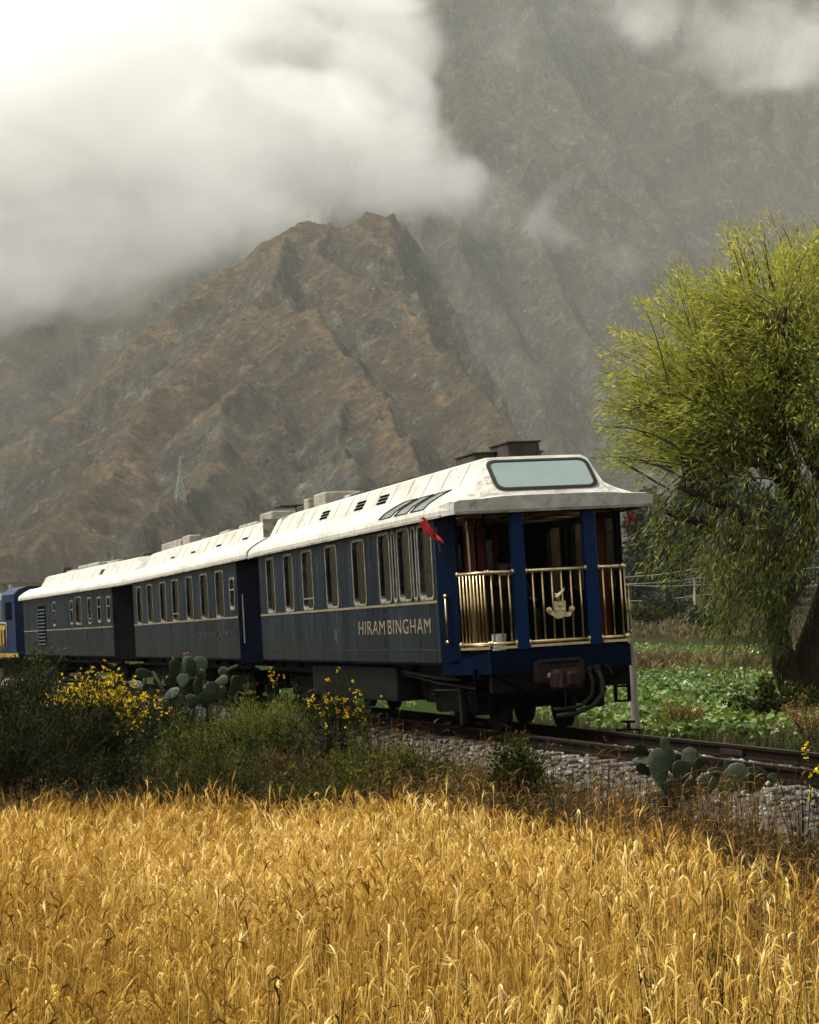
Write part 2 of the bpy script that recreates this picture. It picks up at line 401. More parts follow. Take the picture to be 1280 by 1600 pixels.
def mountain_mat(name, grass, gold, brown, rock_a, rock_b, green, sc=1.0):
    t = NT(name); p = t.geo()
    n1 = t.noise(.012*sc, 8, .65, vec=p); n2 = t.noise(.06*sc, 8, .7, vec=p); n3 = t.noise(.30*sc, 6, .75, vec=p); n4 = t.noise(.045*sc, 6, .7, vec=p, dist=1.5)
    st = t.noise(.09*sc, 8, .75, (1, 1, .22), vec=p); st2 = t.noise(.32*sc, 6, .7, (1, 1, .18), vec=p)
    nz = t.n('ShaderNodeNewGeometry'); sx = t.n('ShaderNodeSeparateXYZ'); t.l(nz.outputs['Normal'], sx.inputs[0])
    c = t.mix(t.ramp(n1, [(.38, 0), (.62, 1)]), grass, brown)
    c = t.mix(t.ramp(n4, [(.52, 0), (.66, .9)]), c, gold)
    cr = t.math('MULTIPLY', t.attr('crest'), t.ramp(n2, [(.35, 0), (.6, 1)]))  # gold along the crests: dry grass plus sunlit ridges put into the colour
    c = t.mix(t.math('MINIMUM', cr, .85), c, gold)
    c = t.mix(t.ramp(n2, [(.54, 0), (.66, .85)]), c, green)
    c = t.mix(t.ramp(n3, [(.57, 0), (.66, .7)]), c, tuple(q*.35 for q in brown))
    c = t.mix(t.ramp(n3, [(.30, .6), (.40, 0)]), c, gold)
    rk = t.mix(t.ramp(st, [(.38, 0), (.64, 1)]), rock_a, rock_b)
    rk = t.mix(t.ramp(st2, [(.55, 0), (.68, .8)]), rk, (.105, .096, .078))
    rk = t.mix(t.ramp(st2, [(.30, .85), (.42, 0)]), rk, tuple(q*.35 for q in rock_a))
    steep = t.n('ShaderNodeMapRange'); t.l(sx.outputs[2], steep.inputs[0])
    for i, v in ((1, .80), (2, .52), (3, 0.0), (4, 1.0)): steep.inputs[i].default_value = v
    f = t.math('ADD', t.math('MULTIPLY', t.attr('rock'), .75), t.math('MULTIPLY', steep.outputs[0], .55))
    f = t.math('ADD', f, t.math('MULTIPLY', t.math('SUBTRACT', st, .5), 1.8))
    c = t.mix(t.ramp(f, [(.50, 0), (.62, 1)]), c, rk)
    dk = t.ramp(t.noise(.035*sc, 9, .72, vec=p, dist=.8), [(.34, .45), (.50, .95), (.66, 1.75)]); c = t.mix(1.0, c, dk, 'MULTIPLY')
    dk2 = t.ramp(t.noise(.16*sc, 7, .75, (1, 1, .5), vec=p), [(.36, .55), (.52, 1.0), (.66, 1.7)]); c = t.mix(1.0, c, dk2, 'MULTIPLY')
    vo = t.n('ShaderNodeTexVoronoi'); vo.inputs['Scale'].default_value = .17*sc; vo.inputs['Randomness'].default_value = 1.0; t.l(p, vo.inputs['Vector'])
    patch = t.ramp(n2, [(.42, 0), (.56, 1)])
    c = t.mix(t.math('MULTIPLY', t.ramp(vo.outputs['Distance'], [(.20, .85), (.34, 0)]), patch), c, tuple(q*.55 for q in green))
    vo2 = t.n('ShaderNodeTexVoronoi'); vo2.inputs['Scale'].default_value = .11*sc; t.l(p, vo2.inputs['Vector'])
    c = t.mix(t.math('MULTIPLY', t.ramp(vo2.outputs['Distance'], [(.10, .8), (.18, 0)]), t.ramp(n4, [(.45, 0), (.6, 1)])), c, tuple(min(1, q*1.9) for q in rock_b))
    t.set(c, .95, 0, .1)
    h = t.math('ADD', t.math('MULTIPLY', st, 1.4), t.math('MULTIPLY', n3, .9)); t.bump(h, 1.0, 8.0/sc)
    return t.m
front_ridges = [
    # crest from the far left up to the summit
    ([(-700,1000,1350),(-250,880,1400),(0,705,1500),(120,620,1560),(212,530,1600),(285,478,1630),(345,432,1650),(410,385,1670),(480,357,1680),(545,352,1700),(575,334,1710),(612,336,1715),(630,352,1715)], .75, .95, (.0, .1)),
    # the steep right-hand edge of the summit
    ([(612,336,1715),(640,372,1712),(668,425,1705),(695,470,1690),(735,545,1665),(775,610,1635),(815,680,1600),(880,760,1550),(1000,880,1450)], 3.0, 1.5, (.8, .75)),
    # middle spur below the summit, its crest grassy, cliffs on both sides further down
    ([(530,356,1695),(505,395,1630),(560,445,1560),(620,482,1500),(665,520,1450),(718,585,1390),(770,650,1330),(830,745,1260),(900,850,1150)], 1.5, .85, (.35, .1)),
    # near spur with the gullied rock face
    ([(460,368,1675),(437,402,1610),(405,470,1500),(462,490,1420),(505,522,1360),(540,585,1300),(585,660,1230),(630,745,1150),(680,850,1040)], 1.35, .85, (.75, .1)),
    # grassy shoulder running down to the left
    ([(410,460,1510),(335,545,1400),(262,625,1310),(190,705,1220),(110,790,1130),(20,880,1040),(-150,990,950)], .70, .75, (.0, .15)),
    # low rocky nose behind the pylon
    ([(420,600,1300),(345,632,1240),(318,690,1180),(290,760,1110),(250,830,1030)], .95, .85, (.45, .35)),
    ([(500,640,1260),(520,720,1180),(545,800,1090)], 1.2, 1.0, (.8, .7)),
]
back_ridges = [
    ([(380,-420,3250),(560,-110,3000),(650,68,2850),(720,105,2790),(800,172,2720),(862,215,2660),(915,258,2600),(1000,345,2520),(1075,402,2450),(1180,520,2350),(1330,680,2250)], 1.7, 1.0, (.35, .3)),
    ([(760,-260,3250),(850,80,3050),(910,160,2980),(980,238,2900),(1030,312,2840),(1072,372,2780)], 1.8, 1.0, (.3, .4)),
    ([(880,-250,3450),(975,92,3250),(1030,112,3200),(1090,150,3130),(1150,176,3080),(1230,262,3000),(1330,350,2920),(1500,500,2800)], 1.3, .95, (.3, .1)),
    ([(690,300,2480),(720,380,2400),(760,470,2320),(800,560,2230),(850,650,2140),(920,750,2040)], 1.15, 1.15, (.55, .5)),
    ([(830,300,2560),(850,390,2450),(890,470,2370),(925,560,2280),(985,650,2180),(1060,740,2080)], 1.15, 1.15, (.45, .4)),
    ([(660,330,2450),(640,430,2330),(668,540,2230),(720,640,2130),(760,740,2030)], 1.2, 1.2, (.6, .5)),
    ([(760,-90,3600),(1000,-120,3600),(1300,-90,3550),(1700,-90,3500)], 1.2, 1.2, (.2, .2)),
    # left-hand slope under the cloud
    ([(-3300,300,1700),(-2000,250,1900),(-1200,200,2200),(-500,180,2500),(-200,300,2450),(60,400,2350),(220,470,2250),(330,560,2120),(420,680,1950)], .8, .9, (.1, .1)),
    ([(-200,300,2450),(-60,480,2250),(40,590,2100),(130,680,1980),(200,760,1880)], .75, .85, (.1, .2)),
    ([(-800,200,2350),(-600,460,2000),(-420,640,1800),(-300,780,1650)], .8, .8, (.1, .1)),
    ([(-2000,250,1900),(-1750,600,1500),(-1500,850,1250)], .8, .8, (.1, .1)),
]
M['mount_front'] = mountain_mat('mountain_dry_grass_and_rock', (.046, .032, .019), (.125, .080, .036), (.031, .021, .015), (.026, .025, .019), (.084, .079, .062), (.018, .020, .009))
M['mount_back'] = mountain_mat('far_mountain_grass_and_rock', (.042, .033, .021), (.070, .050, .028), (.030, .024, .017), (.028, .028, .023), (.066, .063, .052), (.020, .024, .014), .8)
HF = mountain('mountain', front_ridges, (-700, 380), (800, 1880), 1.8, 3.0, M['mount_front'], 3.3, 34, fine=2.2)
mountain('mountain_range', back_ridges, (-2700, 1300), (1250, 3600), 7.2, 9.2, M['mount_back'], 8.1, 46, fine=3.4)

# ------------------------------------------------------------------ track
track = empty('railway_track', P0, TRACK_ROT); tag(track, kind='structure')
YR0, YR1 = -34, 95
def rail(x):
    prof = [(-.055,-.15),(.055,-.15),(.055,-.135),(.012,-.12),(.012,-.045),(.034,-.035),(.034,-.006),(.026,0),(-.026,0),(-.034,-.006),(-.034,-.035),(-.012,-.045),(-.012,-.12),(-.055,-.135)]
    m = MB(); n = len(prof); ys = [YR0, -3, 40, YR1]
    v = [(x+a, y, b) for y in ys for a, b in prof]; f = []
    for k in range(len(ys)-1):
        for i in range(n): f.append((k*n+i, k*n+n+i, k*n+n+(i+1)%n, k*n+(i+1)%n))
    m.add(v, f); return m
def railmat():
    t = NT('rail_steel'); g = t.n('ShaderNodeNewGeometry'); sx = t.n('ShaderNodeSeparateXYZ'); t.l(g.outputs['Normal'], sx.inputs[0])
    top = t.ramp(sx.outputs[2], [(.93, 0), (.97, 1)]); nn = t.noise(8, 5, .6, (1, .2, 1))
    c = t.mix(top, t.mix(nn, (.0035, .0024, .002), (.010, .006, .0042)), (.035, .030, .025))
    t.set(c, t.ramp(top, [(0, .9), (1, .5)]), t.math('MULTIPLY', top, .3), .04); return t.m
M['rail'] = railmat()
for x in (-.49, .49): rail(x).obj('rail', M['rail'], track)
sl = MB().bev(-.92, .92, -.11, .11, -.31, -.152, .015).obj('sleeper', M['sleeper'], track)
for i in range(1, 110):
    c = sl.copy(); COL.objects.link(c); c.parent = track
    c.location = (random.uniform(-.03, .03), -33.5 + i*.62, random.uniform(-.012, 0)); c.rotation_euler = (0, 0, random.uniform(-.02, .02))
sl.location = (0, -33.5, 0)
m = MB()
jp = [(.49-.034-.02, -4.35), (.49-.034-.02, 5.2)]
for x, y in jp: m.box(x, x+.02, y-.3, y+.3, -.115, -.05)
m.obj('fish_plate', M['rust'], track)
# ballast bed, then loose stones on it
def bed():
    xs = np.array([-4.2, -3.4, -2.7, -2.0, -1.6, -1.35, -1.1, -.8, -.45, 0, .45, .8, 1.1, 1.35, 1.6, 2.0, 2.4]); zs = np.array([-1.12, -.93, -.70, -.46, -.31, -.25, -.215, -.21, -.20, -.20, -.20, -.21, -.215, -.25, -.33, -.52, -.68])
    ys = np.arange(YR0, YR1, .45); X, Y = np.meshgrid(xs, ys); Z = np.tile(zs, (len(ys), 1)) + (fbm(X*2+7, Y*2, 4)-.5)*.09
    V = np.stack([X, Y, Z], -1).reshape(-1, 3); nx = len(xs); i = (np.arange(len(ys)-1)[:, None]*nx+np.arange(nx-1)[None]).reshape(-1)
    Fq = np.stack([i, i+1, i+nx+1, i+nx], -1)
    o = np_mesh('ballast_bed', V, Fq, two('ballast_fines', (.022, .019, .015), (.048, .042, .034), 9, .95, .8, dist=.04), smooth=True)
    o.matrix_world = TM; tag(o, kind='structure')
bed()
def stones():
    bm = bmesh.new(); bmesh.ops.create_icosphere(bm, subdivisions=1, radius=1.0)
    bv = np.array([v.co[:] for v in bm.verts]); bf = np.array([[v.index for v in f.verts] for f in bm.faces]); bm.free()
    parts = []; n = 9500
    for k in range(5):
        tv = bv * (1 + .42*(rng.random((len(bv), 1))-.5)*2) * np.array([1, .78, .62]); m_ = n//5
        x = -3.7+6.0*rng.random(m_)**.9; y = -12 + 34*rng.random(m_)**1.4
        keep = ~((np.abs(np.abs(x)-.49) < .075)); x, y = x[keep], y[keep]; q = len(x)
        z = np.interp(x, [-4.2, -3.4, -2.7, -2.0, -1.6, -1.35, -1.1, -.8, 0, .8, 1.1, 1.35, 1.6, 2.0, 2.4], [-1.12, -.93, -.70, -.46, -.31, -.25, -.215, -.21, -.20, -.21, -.215, -.25, -.33, -.52, -.68]) + .02
        z = np.where(np.abs(x) < .95, z+.02, z)
        sc = rng.uniform(.018, .050, (q, 1))*np.ones((1, 3))
        rot = np.einsum('nij,njk->nik', rotz(rng.uniform(0, 6.3, q)), rotx(rng.uniform(-.6, .6, q)))
        parts.append(scatter(tv, bf, np.stack([x, y, z], -1), rot, sc, rng.random(q)))
    V, Fq, T = join(parts)
    t = NT('ballast_stone'); a = t.attr('tint'); nn = t.noise(25, 4, .6)
    c = t.ramp(a, [(.0, (.028, .026, .021)), (.35, (.075, .073, .060)), (.7, (.17, .168, .140)), (.85, (.24, .235, .20)), (1, (.045, .038, .028))])
    c = t.mix(t.ramp(nn, [(.45, 0), (.7, .6)]), c, (.045, .04, .03)); t.set(c, .9, 0, .1)
    o = np_mesh('gravel', V, Fq, t.m, tint=T); o.matrix_world = TM
    tag(o, 'grey crushed stone ballast heaped along the rails', 'gravel', kind='stuff')
stones()

# ------------------------------------------------------------------ carriages
HALF, SILL, EAVE = 1.40, 1.03, 3.07
ROOF_PROF = [(1.47, 3.04), (1.475, 3.12), (1.45, 3.19), (1.36, 3.27), (1.20, 3.365), (1.02, 3.45), (.995, 3.475), (.86, 3.70), (.80, 3.80), (.70, 3.845), (.35, 3.875), (0, 3.885)]
ROOF_FULL = [(-x, z) for x, z in ROOF_PROF] + [(x, z) for x, z in ROOF_PROF[-2::-1]]
LOWER = [(1.44, 3.04), (1.445, 3.11), (1.44, 3.20), (1.36, 3.225), (1.20, 3.23), (1.02, 3.235), (.995, 3.24), (.86, 3.25), (.80, 3.255), (.70, 3.26), (.35, 3.265), (0, 3.265)]

def round_rect(y0, y1, z0, z1, r, n=5):
    out = []
    for (cy_, cz_, a0) in ((y1-r, z1-r, 0), (y0+r, z1-r, 90), (y0+r, z0+r, 180), (y1-r, z0+r, 270)):
        for k in range(n+1):
            a = R(a0+90*k/n); out.append((cy_+r*math.cos(a), cz_+r*math.sin(a)))
    return out
def ring_frame(x, sgn, y0, y1, z0, z1, r, wdt, proud):
    """rounded frame lying on the side plane x, its outer lip standing proud"""
    i_ = round_rect(y0, y1, z0, z1, r); o_ = round_rect(y0-wdt, y1+wdt, z0-wdt, z1+wdt, r*.75+wdt)
    n = len(i_); m = MB(); v = []
    for d, ring in ((.0, o_), (proud, o_), (proud*1.3, [((a+b)/2, (c+d_)/2) for (a, c), (b, d_) in zip(i_, o_)]), (proud, i_), (-.045, i_)):
        v += [(x+sgn*d, a, b) for a, b in ring]
    f = []
    for k in range(4):
        for j in range(n):
            q = (k*n+j, k*n+(j+1) % n, (k+1)*n+(j+1) % n, (k+1)*n+j); f.append(q if sgn > 0 else q[::-1])
    return m.add(v, f)
def pane_poly(x, y0, y1, z0, z1, r):
    p = round_rect(y0, y1, z0, z1, r); return MB().add([(x, a, b) for a, b in p], [tuple(range(len(p)))])

def side_wall(sgn, y0, y1, wins, z0=SILL, z1=EAVE):
    """side panel with real window openings; sgn -1 is the near (left) side"""
    ys = sorted({y0, y1, *[a for wn in wins for a in wn[:2]]}); zs = sorted({z0, z1, *[a for wn in wins for a in wn[2:4]]})
    xo, xi = sgn*HALF, sgn*(HALF-.06); m = MB()
    def hole(a, b, c, d):
        yc, zc = (a+b)/2, (c+d)/2
        return any(wn[0] < yc < wn[1] and wn[2] < zc < wn[3] for wn in wins)
    for a, b in zip(ys[:-1], ys[1:]):
        for c, d in zip(zs[:-1], zs[1:]):
            if hole(a, b, c, d): continue
            q = (0, 1, 2, 3) if sgn > 0 else (3, 2, 1, 0)
            m.add([(xo, a, c), (xo, b, c), (xo, b, d), (xo, a, d)], [q]); m.add([(xi, a, c), (xi, b, c), (xi, b, d), (xi, a, d)], [q[::-1]])
    for wn in list(wins) + [(y0, y1, z0, z1)]:
        a, b, c, d = wn[:4]
        for (p, q) in (((a, c), (b, c)), ((b, c), (b, d)), ((b, d), (a, d)), ((a, d), (a, c))):
            m.add([(xo, *p), (xo, *q), (xi, *q), (xi, *p)], [(0, 1, 2, 3)])
    return m
def roof_loft(secs, skip=()):
    """secs: (y, profile); skip: set of (section index, segment index) left open for skylights"""
    m = MB(); n = len(secs[0][1]); v = [(x, y, z) for y, pr in secs for x, z in pr]; f = []
    for k in range(len(secs)-1):
        for i in range(n-1):
            if (k, i) in skip: continue
            f.append((k*n+i, (k+1)*n+i, (k+1)*n+i+1, k*n+i+1))
    f.append(tuple(range(n))); f.append(tuple(range(len(secs)*n-1, (len(secs)-1)*n-1, -1)))
    return m.add(v, f)
def text_mesh(txt, size, xs, mat, name, parent, loc, rot, ext=.002):
    cu = bpy.data.curves.new(name, 'FONT'); cu.body = txt; cu.size = size; cu.align_x = 'CENTER'; cu.align_y = 'CENTER'; cu.extrude = ext; cu.space_character = 1.12
    ob = bpy.data.objects.new(name, cu); me = bpy.data.meshes.new_from_object(ob); bpy.data.objects.remove(ob); bpy.data.curves.remove(cu)
    me.name = name; me.materials.append(mat)
    x_ = [vv.co.x for vv in me.vertices]; k_ = xs/(max(x_)-min(x_))
    for vv in me.vertices: vv.co.x *= k_
    o = bpy.data.objects.new(name, me); COL.objects.link(o); o.parent = parent; o.location = loc; o.rotation_euler = rot; return o
def laurel(yc, zc, s, mat, parent, name):
    """little open wreath on the side panel"""
    m = MB(); x = -HALF-.004
    for sg in (-1, 1):
        for k in range(7):
            a = R(-88+k*22); cy_, cz_ = yc+sg*.62*s*math.cos(a)*.8, zc+s*math.sin(a)*.95
            l, wd = .34*s, .15*s; tx, tz = -math.sin(a)*sg*.7+sg*.35, math.cos(a)
            q = math.hypot(tx, tz); tx, tz = tx/q, tz/q
            m.prism([(x, cy_-tx*l, cz_-tz*l), (x, cy_+tz*wd, cz_-tx*wd), (x, cy_+tx*l, cz_+tz*l), (x, cy_-tz*wd, cz_+tx*wd)], (-.003, 0, 0))
    m.prism([(x, yc-.12*s, zc-1.25*s), (x, yc+.12*s, zc-1.25*s), (x, yc+.3*s, zc-.85*s), (x, yc-.3*s, zc-.85*s)], (-.003, 0, 0))
    return m.obj(name, mat, parent)

def bogie(parent, yc, wheelbase=1.7):
    b = MB()
    for sg in (-1, 1):
        x = sg*.86
        b.prism([(x, yc-1.35, .52), (x, yc-1.2, .40), (x, yc-.55, .40), (x, yc-.35, .30), (x, yc+.35, .30), (x, yc+.55, .40), (x, yc+1.2, .40), (x, yc+1.35, .52), (x, yc+1.2, .68), (x, yc-1.2, .68)], (sg*.09, 0, 0))
        b.box(x-.05, x+.16, yc-.16, yc+.16, .34, .82)
        for e in (-1, 1):
            yy = yc+e*wheelbase/2
            b.bev(x-.02, x+.20, yy-.15, yy+.15, .26, .54, .03)
    b.box(-.95, .95, yc-.2, yc+.2, .5, .72); b.box(-.8, .8, yc-1.32, yc-1.2, .45, .6); b.box(-.8, .8, yc+1.2, yc+1.32, .45, .6)
    bo = b.obj('bogie', M['iron'], parent)
    for e in (-1, 1):
        yy = yc+e*wheelbase/2
        for sg in (-1, 1):
            x = sg*.49
            MB().lathe([(.06, .10), (.16, .09), (.17, .05), (.33, .045), (.36, .05), (.37, .045), (.375, -.035), (.40, -.045), (.40, -.07), (.36, -.07), (.33, -.045), (.17, -.05), (.06, -.07)], (x, yy, .375), (sg, 0, 0), 28).obj('wheel', M['iron'], bo, True)
            for k in (-.24, .24):
                m = MB(); p = [(sg*.98+.055*math.cos(t*2*math.pi), yy+k+.055*math.sin(t*2*math.pi), .50+t*.055) for t in np.linspace(0, 4.5, 46)]
                m.tube(p, .012, 5); m.obj('spring', M['iron_light'], bo)
        MB().cyl((-.55, yy, .375), (.55, yy, .375), .06, n=10).obj('axle', M['iron'], bo)
    m = MB()
    for e in (-1, 1):
        for sg in (-1, 1):
            m.box(sg*.49-.04, sg*.49+.04, yc+e*wheelbase/2-e*.44-.03, yc+e*wheelbase/2-e*.44+.03, .26, .52)
    m.obj('brake_block', M['rust'], bo)
    return bo

def louvre(parent, y, n=3):
    """slatted vent set in the sloping clerestory side (near side)"""
    (xa, za), (xb, zb) = (-.995, 3.475), (-.86, 3.70)
    o = None
    for k in range(n):
        t0 = .22+k*.24; t1 = t0+.15
        def pt(t, off): return (xa+(xb-xa)*t-off*.86, za+(zb-za)*t+off*.51)
        a, b = pt(t0, .006), pt(t1, .006); m = MB()
        m.prism([(a[0], y, a[1]), (a[0], y+.55, a[1]), (b[0], y+.55, b[1]), (b[0], y, b[1])], (-.006, 0, .004)); m.obj('louvre_slot', M['black'], parent)

def carriage(name, label, mtx_rot, loc, y0, y1, ry0, ry1, wins, extras=None, far_wins=True, front_slope=False, skip_rear_end=False):
    e = empty(name, loc, mtx_rot, label, 'train carriage', 'carriages of the blue train')
    wn = [w_[:4] for w_ in wins]
    side_wall(-1, y0, y1, wn).obj('side_wall', M['navy'], e)
    side_wall(1, y0, y1, wn if far_wins else []).obj('side_wall', M['navy'], e)
    for w_ in wins:
        a, b, c, d = w_[:4]; style = w_[4] if len(w_) > 4 else 'plain'; r = .045 if b-a < .2 else .085
        fr = ring_frame(-HALF, -1, a, b, c, d, r, .042, .012).obj('window', M['frame'], e)
        pane_poly(-HALF+.03, a-.004, b+.004, c-.004, d+.004, .02).obj('pane', M['glass_side'], fr)
        if style != 'clear':
            m = MB(); n = max(3, int((b-a)/.05)); v = []
            for k in range(n+1):
                yy = a-.02+(b-a+.04)*k/n; xx = -HALF+.10+.018*math.sin(k*2.1+a)
                v += [(xx, yy, c-.04), (xx, yy, d+.04)]
            m.add(v, [(2*k, 2*k+2, 2*k+3, 2*k+1) for k in range(n)]).obj('curtain', M['curtain_pale'] if style == 'pale' else M['curtain'], fr, True)
        if style in ('split', 'vent'):
            MB().box(-HALF-.008, -HALF+.025, a, b, c+(d-c)*(.62 if style == 'split' else .16), c+(d-c)*(.62 if style == 'split' else .16)+.03).obj('glazing_bar', M['frame'], fr)
        if far_wins:
            fr2 = ring_frame(HALF, 1, a, b, c, d, r, .042, .012).obj('window', M['frame'], e)
            pane_poly(HALF-.03, a-.004, b+.004, c-.004, d+.004, .02).obj('pane', M['glass_side'], fr2)
    MB().box(-HALF+.062, HALF-.062, y0+.02, y1-.02, SILL-.02, SILL+.10).obj('floor', M['wood_dark'], e)
    MB().box(-HALF-.012, -HALF-.0005, y0+.01, y1-.01, 1.868, 1.905).obj('waist_band', M['gold_paint'], e)
    MB().box(-HALF-.007, -HALF-.0005, y0+.01, y1-.01, 1.205, 1.217).obj('lower_line', M['gold_faint'], e)
    MB().box(-HALF-.02, -HALF+.06, y0, y1, SILL-.035, SILL+.004).box(HALF-.06, HALF+.02, y0, y1, SILL-.035, SILL+.004).obj('sill_trim', M['navy_dark'], e)
    # underframe
    u = MB()
    for x in (-1.15, -.35, .35, 1.15): u.box(x-.05, x+.05, y0, y1, .80, SILL-.037)
    k = y0+.4
    while k < y1: u.box(-1.3, 1.3, k-.04, k+.04, .88, SILL-.039); k += 1.5
    u.obj('underframe', M['iron'], e)
    return e

def end_panels(e, ya, yb, col, inner=1.0, near=True, wall=True):
    """tapered vestibule between the full-width side (at ya) and the carriage end (at yb)"""
    for sg in (-1, 1):
        a = (sg*HALF, ya); b = (sg*inner, yb)
        dx, dy = b[0]-a[0], b[1]-a[1]; L = math.hypot(dx, dy); nx_, ny_ = sg*abs(dy)/L, dx*0
        MB().prism([(a[0], a[1], SILL-.1), (b[0], b[1], SILL-.1), (b[0], b[1], EAVE), (a[0], a[1], EAVE)], (-sg*.05, 0, 0)).obj('vestibule_panel', col, e)
    if wall: MB().box(-inner+.06, inner-.06, min(ya, yb) if yb < ya else yb-.06, (min(ya, yb)+.06) if yb < ya else yb, SILL-.1, EAVE).obj('end_wall', M['black'], e)

# --- the rear carriage with its open balcony
W1 = [(11.58, 12.22), (10.0, 10.66), (8.46, 9.19), (6.68, 7.42), (4.86, 5.60)]
wins1 = [(a, b, 1.945, 2.93, ('plain', 'plain', 'vent', 'plain', 'plain')[i]) for i, (a, b) in enumerate(W1)]
wins1 += [(3.38, 3.98, 1.955, 2.95, 'clear'), (3.07, 3.19, 1.955, 2.95, 'clear'), (2.28, 2.89, 1.955, 2.96, 'pale'), (1.98, 2.11, 1.955, 2.96, 'clear'), (1.17, 1.81, 1.955, 2.96, 'clear')]
c1 = carriage('train_carriage', 'rear blue carriage with brass-railed open balcony, nearest the camera', TRACK_ROT, P0, 1.0, 12.97, -.1, 13.7, wins1)
secs = [(-.13, LOWER), (.02, [(x*1.018, z if i < 2 else z+.015) for i, (x, z) in enumerate(LOWER)]), (.62, [(x, min(z, 3.85)) for x, z in ROOF_PROF])]
sk_y = [(1.28, 1.95), (2.15, 2.82), (3.02, 3.69)]
for a, b in sk_y: secs += [(a, ROOF_PROF), (b, ROOF_PROF)]
secs += [(7.0, ROOF_PROF), (12.9, ROOF_PROF), (13.72, [(x*.985, z-.02) for x, z in ROOF_PROF])]
full = [(y, [(-x, z) for x, z in pr] + [(x, z) for x, z in pr[-2::-1]]) for y, pr in secs]
nseg = len(full[0][1])-1
skip = set()
for k in (3, 5, 7):
    for sgm in (2, 3, 4): skip.add((k, sgm)); skip.add((k, nseg-1-sgm))
rf = roof_loft(full, skip).obj('roof', M['roof'], c1)
for k, (a, b) in enumerate(sk_y):
    for sg in (-1, 1):
        pp = [(sg*ROOF_PROF[i][0], ROOF_PROF[i][1]) for i in (2, 3, 4, 5)]
        m = MB(); v = [(x, y, z+.006) for x, z in pp for y in (a-.02, b+.02)]
        m.add(v, [(0, 1, 3, 2), (2, 3, 5, 4), (4, 5, 7, 6)]).obj('skylight', M['skylight'], rf, True)
        fr = MB()
        for y in (a, b): fr.tube([(x+sg*.006, y, z+.006) for x, z in pp], .011, 6)
        for x, z in (pp[0], pp[-1]): fr.tube([(x, a, z+.010), (x, b, z+.006)], .009, 6)
        fr.obj('skylight_frame', M['rubber'], rf)
# inner ceiling: timber boards down the middle, added pale panels in timber frames stand in for the bright skylights
MB().box(-.6, .6, 3.95, 12.8, 3.30, 3.33).box(-HALF+.06, -.6, 3.95, 12.8, 3.08, 3.10).box(.6, HALF-.06, 3.95, 12.8, 3.08, 3.10).obj('ceiling', M['ceil_wood'], c1)
td = NT('skylight_stand_in'); tr_ = td.n('ShaderNodeBsdfTranslucent'); tr_.inputs[0].default_value = (.85, .80, .70, 1); td.set((.80, .74, .62), .6); mx_ = td.n('ShaderNodeMixShader'); mx_.inputs[0].default_value = .5; td.l(td.b.outputs[0], mx_.inputs[1]); td.l(tr_.outputs[0], mx_.inputs[2]); td.l(mx_.outputs[0], td.out.inputs[0])
for sg in (-1, 1):
    for (a, b) in ((1.10, 1.95), (2.06, 2.92), (3.02, 3.85)):
        x0, x1 = sorted((sg*.10, sg*1.30))
        MB().box(x0, x1, a, b, 3.075, 3.083).obj('added_ceiling_panel', td.m, c1)
    for y in (1.05, 2.0, 2.97, 3.9): MB().box(*sorted((sg*.02, sg*1.335)), y-.045, y+.045, 3.05, 3.09).obj('ceiling_beam', M['ceil_wood'], c1)
    for x in (.055, .68, 1.315): MB().box(sg*x-.03, sg*x+.03, 1.1, 3.85, 3.052, 3.088).obj('ceiling_beam', M['ceil_wood'], c1)
# fascia, gutter and the big rounded rear window
MB().box(-1.43, 1.43, -.145, -.131, 3.035, 3.075).obj('fascia_edge', M['roof_edge'], rf)
for sg in (-1, 1): MB().box(min(sg*1.455, sg*1.49), max(sg*1.455, sg*1.49), .4, 13.6, 3.03, 3.062).obj('gutter', M['roof_edge'], rf)
def slope_pt(x, t, off):       # on the sloping rear face: t 0 at the fascia, 1 at the clerestory top
    xl = [p[0] for p in LOWER[::-1]]; a = 3.285; b = 3.855
    y = .02+(.62-.02)*t; z = a+(b-a)*t
    return (x, y-off*.71, z+off*.71)
def sloped(y0, y1, z0, z1, r, off): return [slope_pt(a, b, off) for a, b in [(p[0], p[1]) for p in round_rect(y0, y1, z0, z1, r, 6)]]
WX = (-.70, .70)
def srr(x0, x1, t0, t1, r, off, taper=.0):
    out = []
    for p in round_rect(x0, x1, t0*.85, t1*.85, r, 6):
        t = p[1]/.85; out.append(slope_pt(p[0]*(1-taper*t), t, off))
    return out
po = srr(-.76, .76, .10, .90, .15, .012); pi_ = srr(-.70, .70, .16, .84, .11, .020)
n = len(po); m = MB().add(po+pi_+srr(-.70, .70, .16, .84, .11, .002), [(j, (j+1) % n, n+(j+1) % n, n+j) for j in range(n)] + [(n+j, n+(j+1) % n, 2*n+(j+1) % n, 2*n+j) for j in range(n)])
rw = m.obj('rear_window', M['rubber'], rf)
MB().add(srr(-.71, .71, .15, .85, .11, .008), [tuple(range(n))]).obj('pane', two('rear_window_glass', (.10, .145, .135), (.12, .165, .15), 2, .07, spec=.9, coat=1.0), rw)
for y in (8.95, 6.45, 5.0): louvre(rf, y)
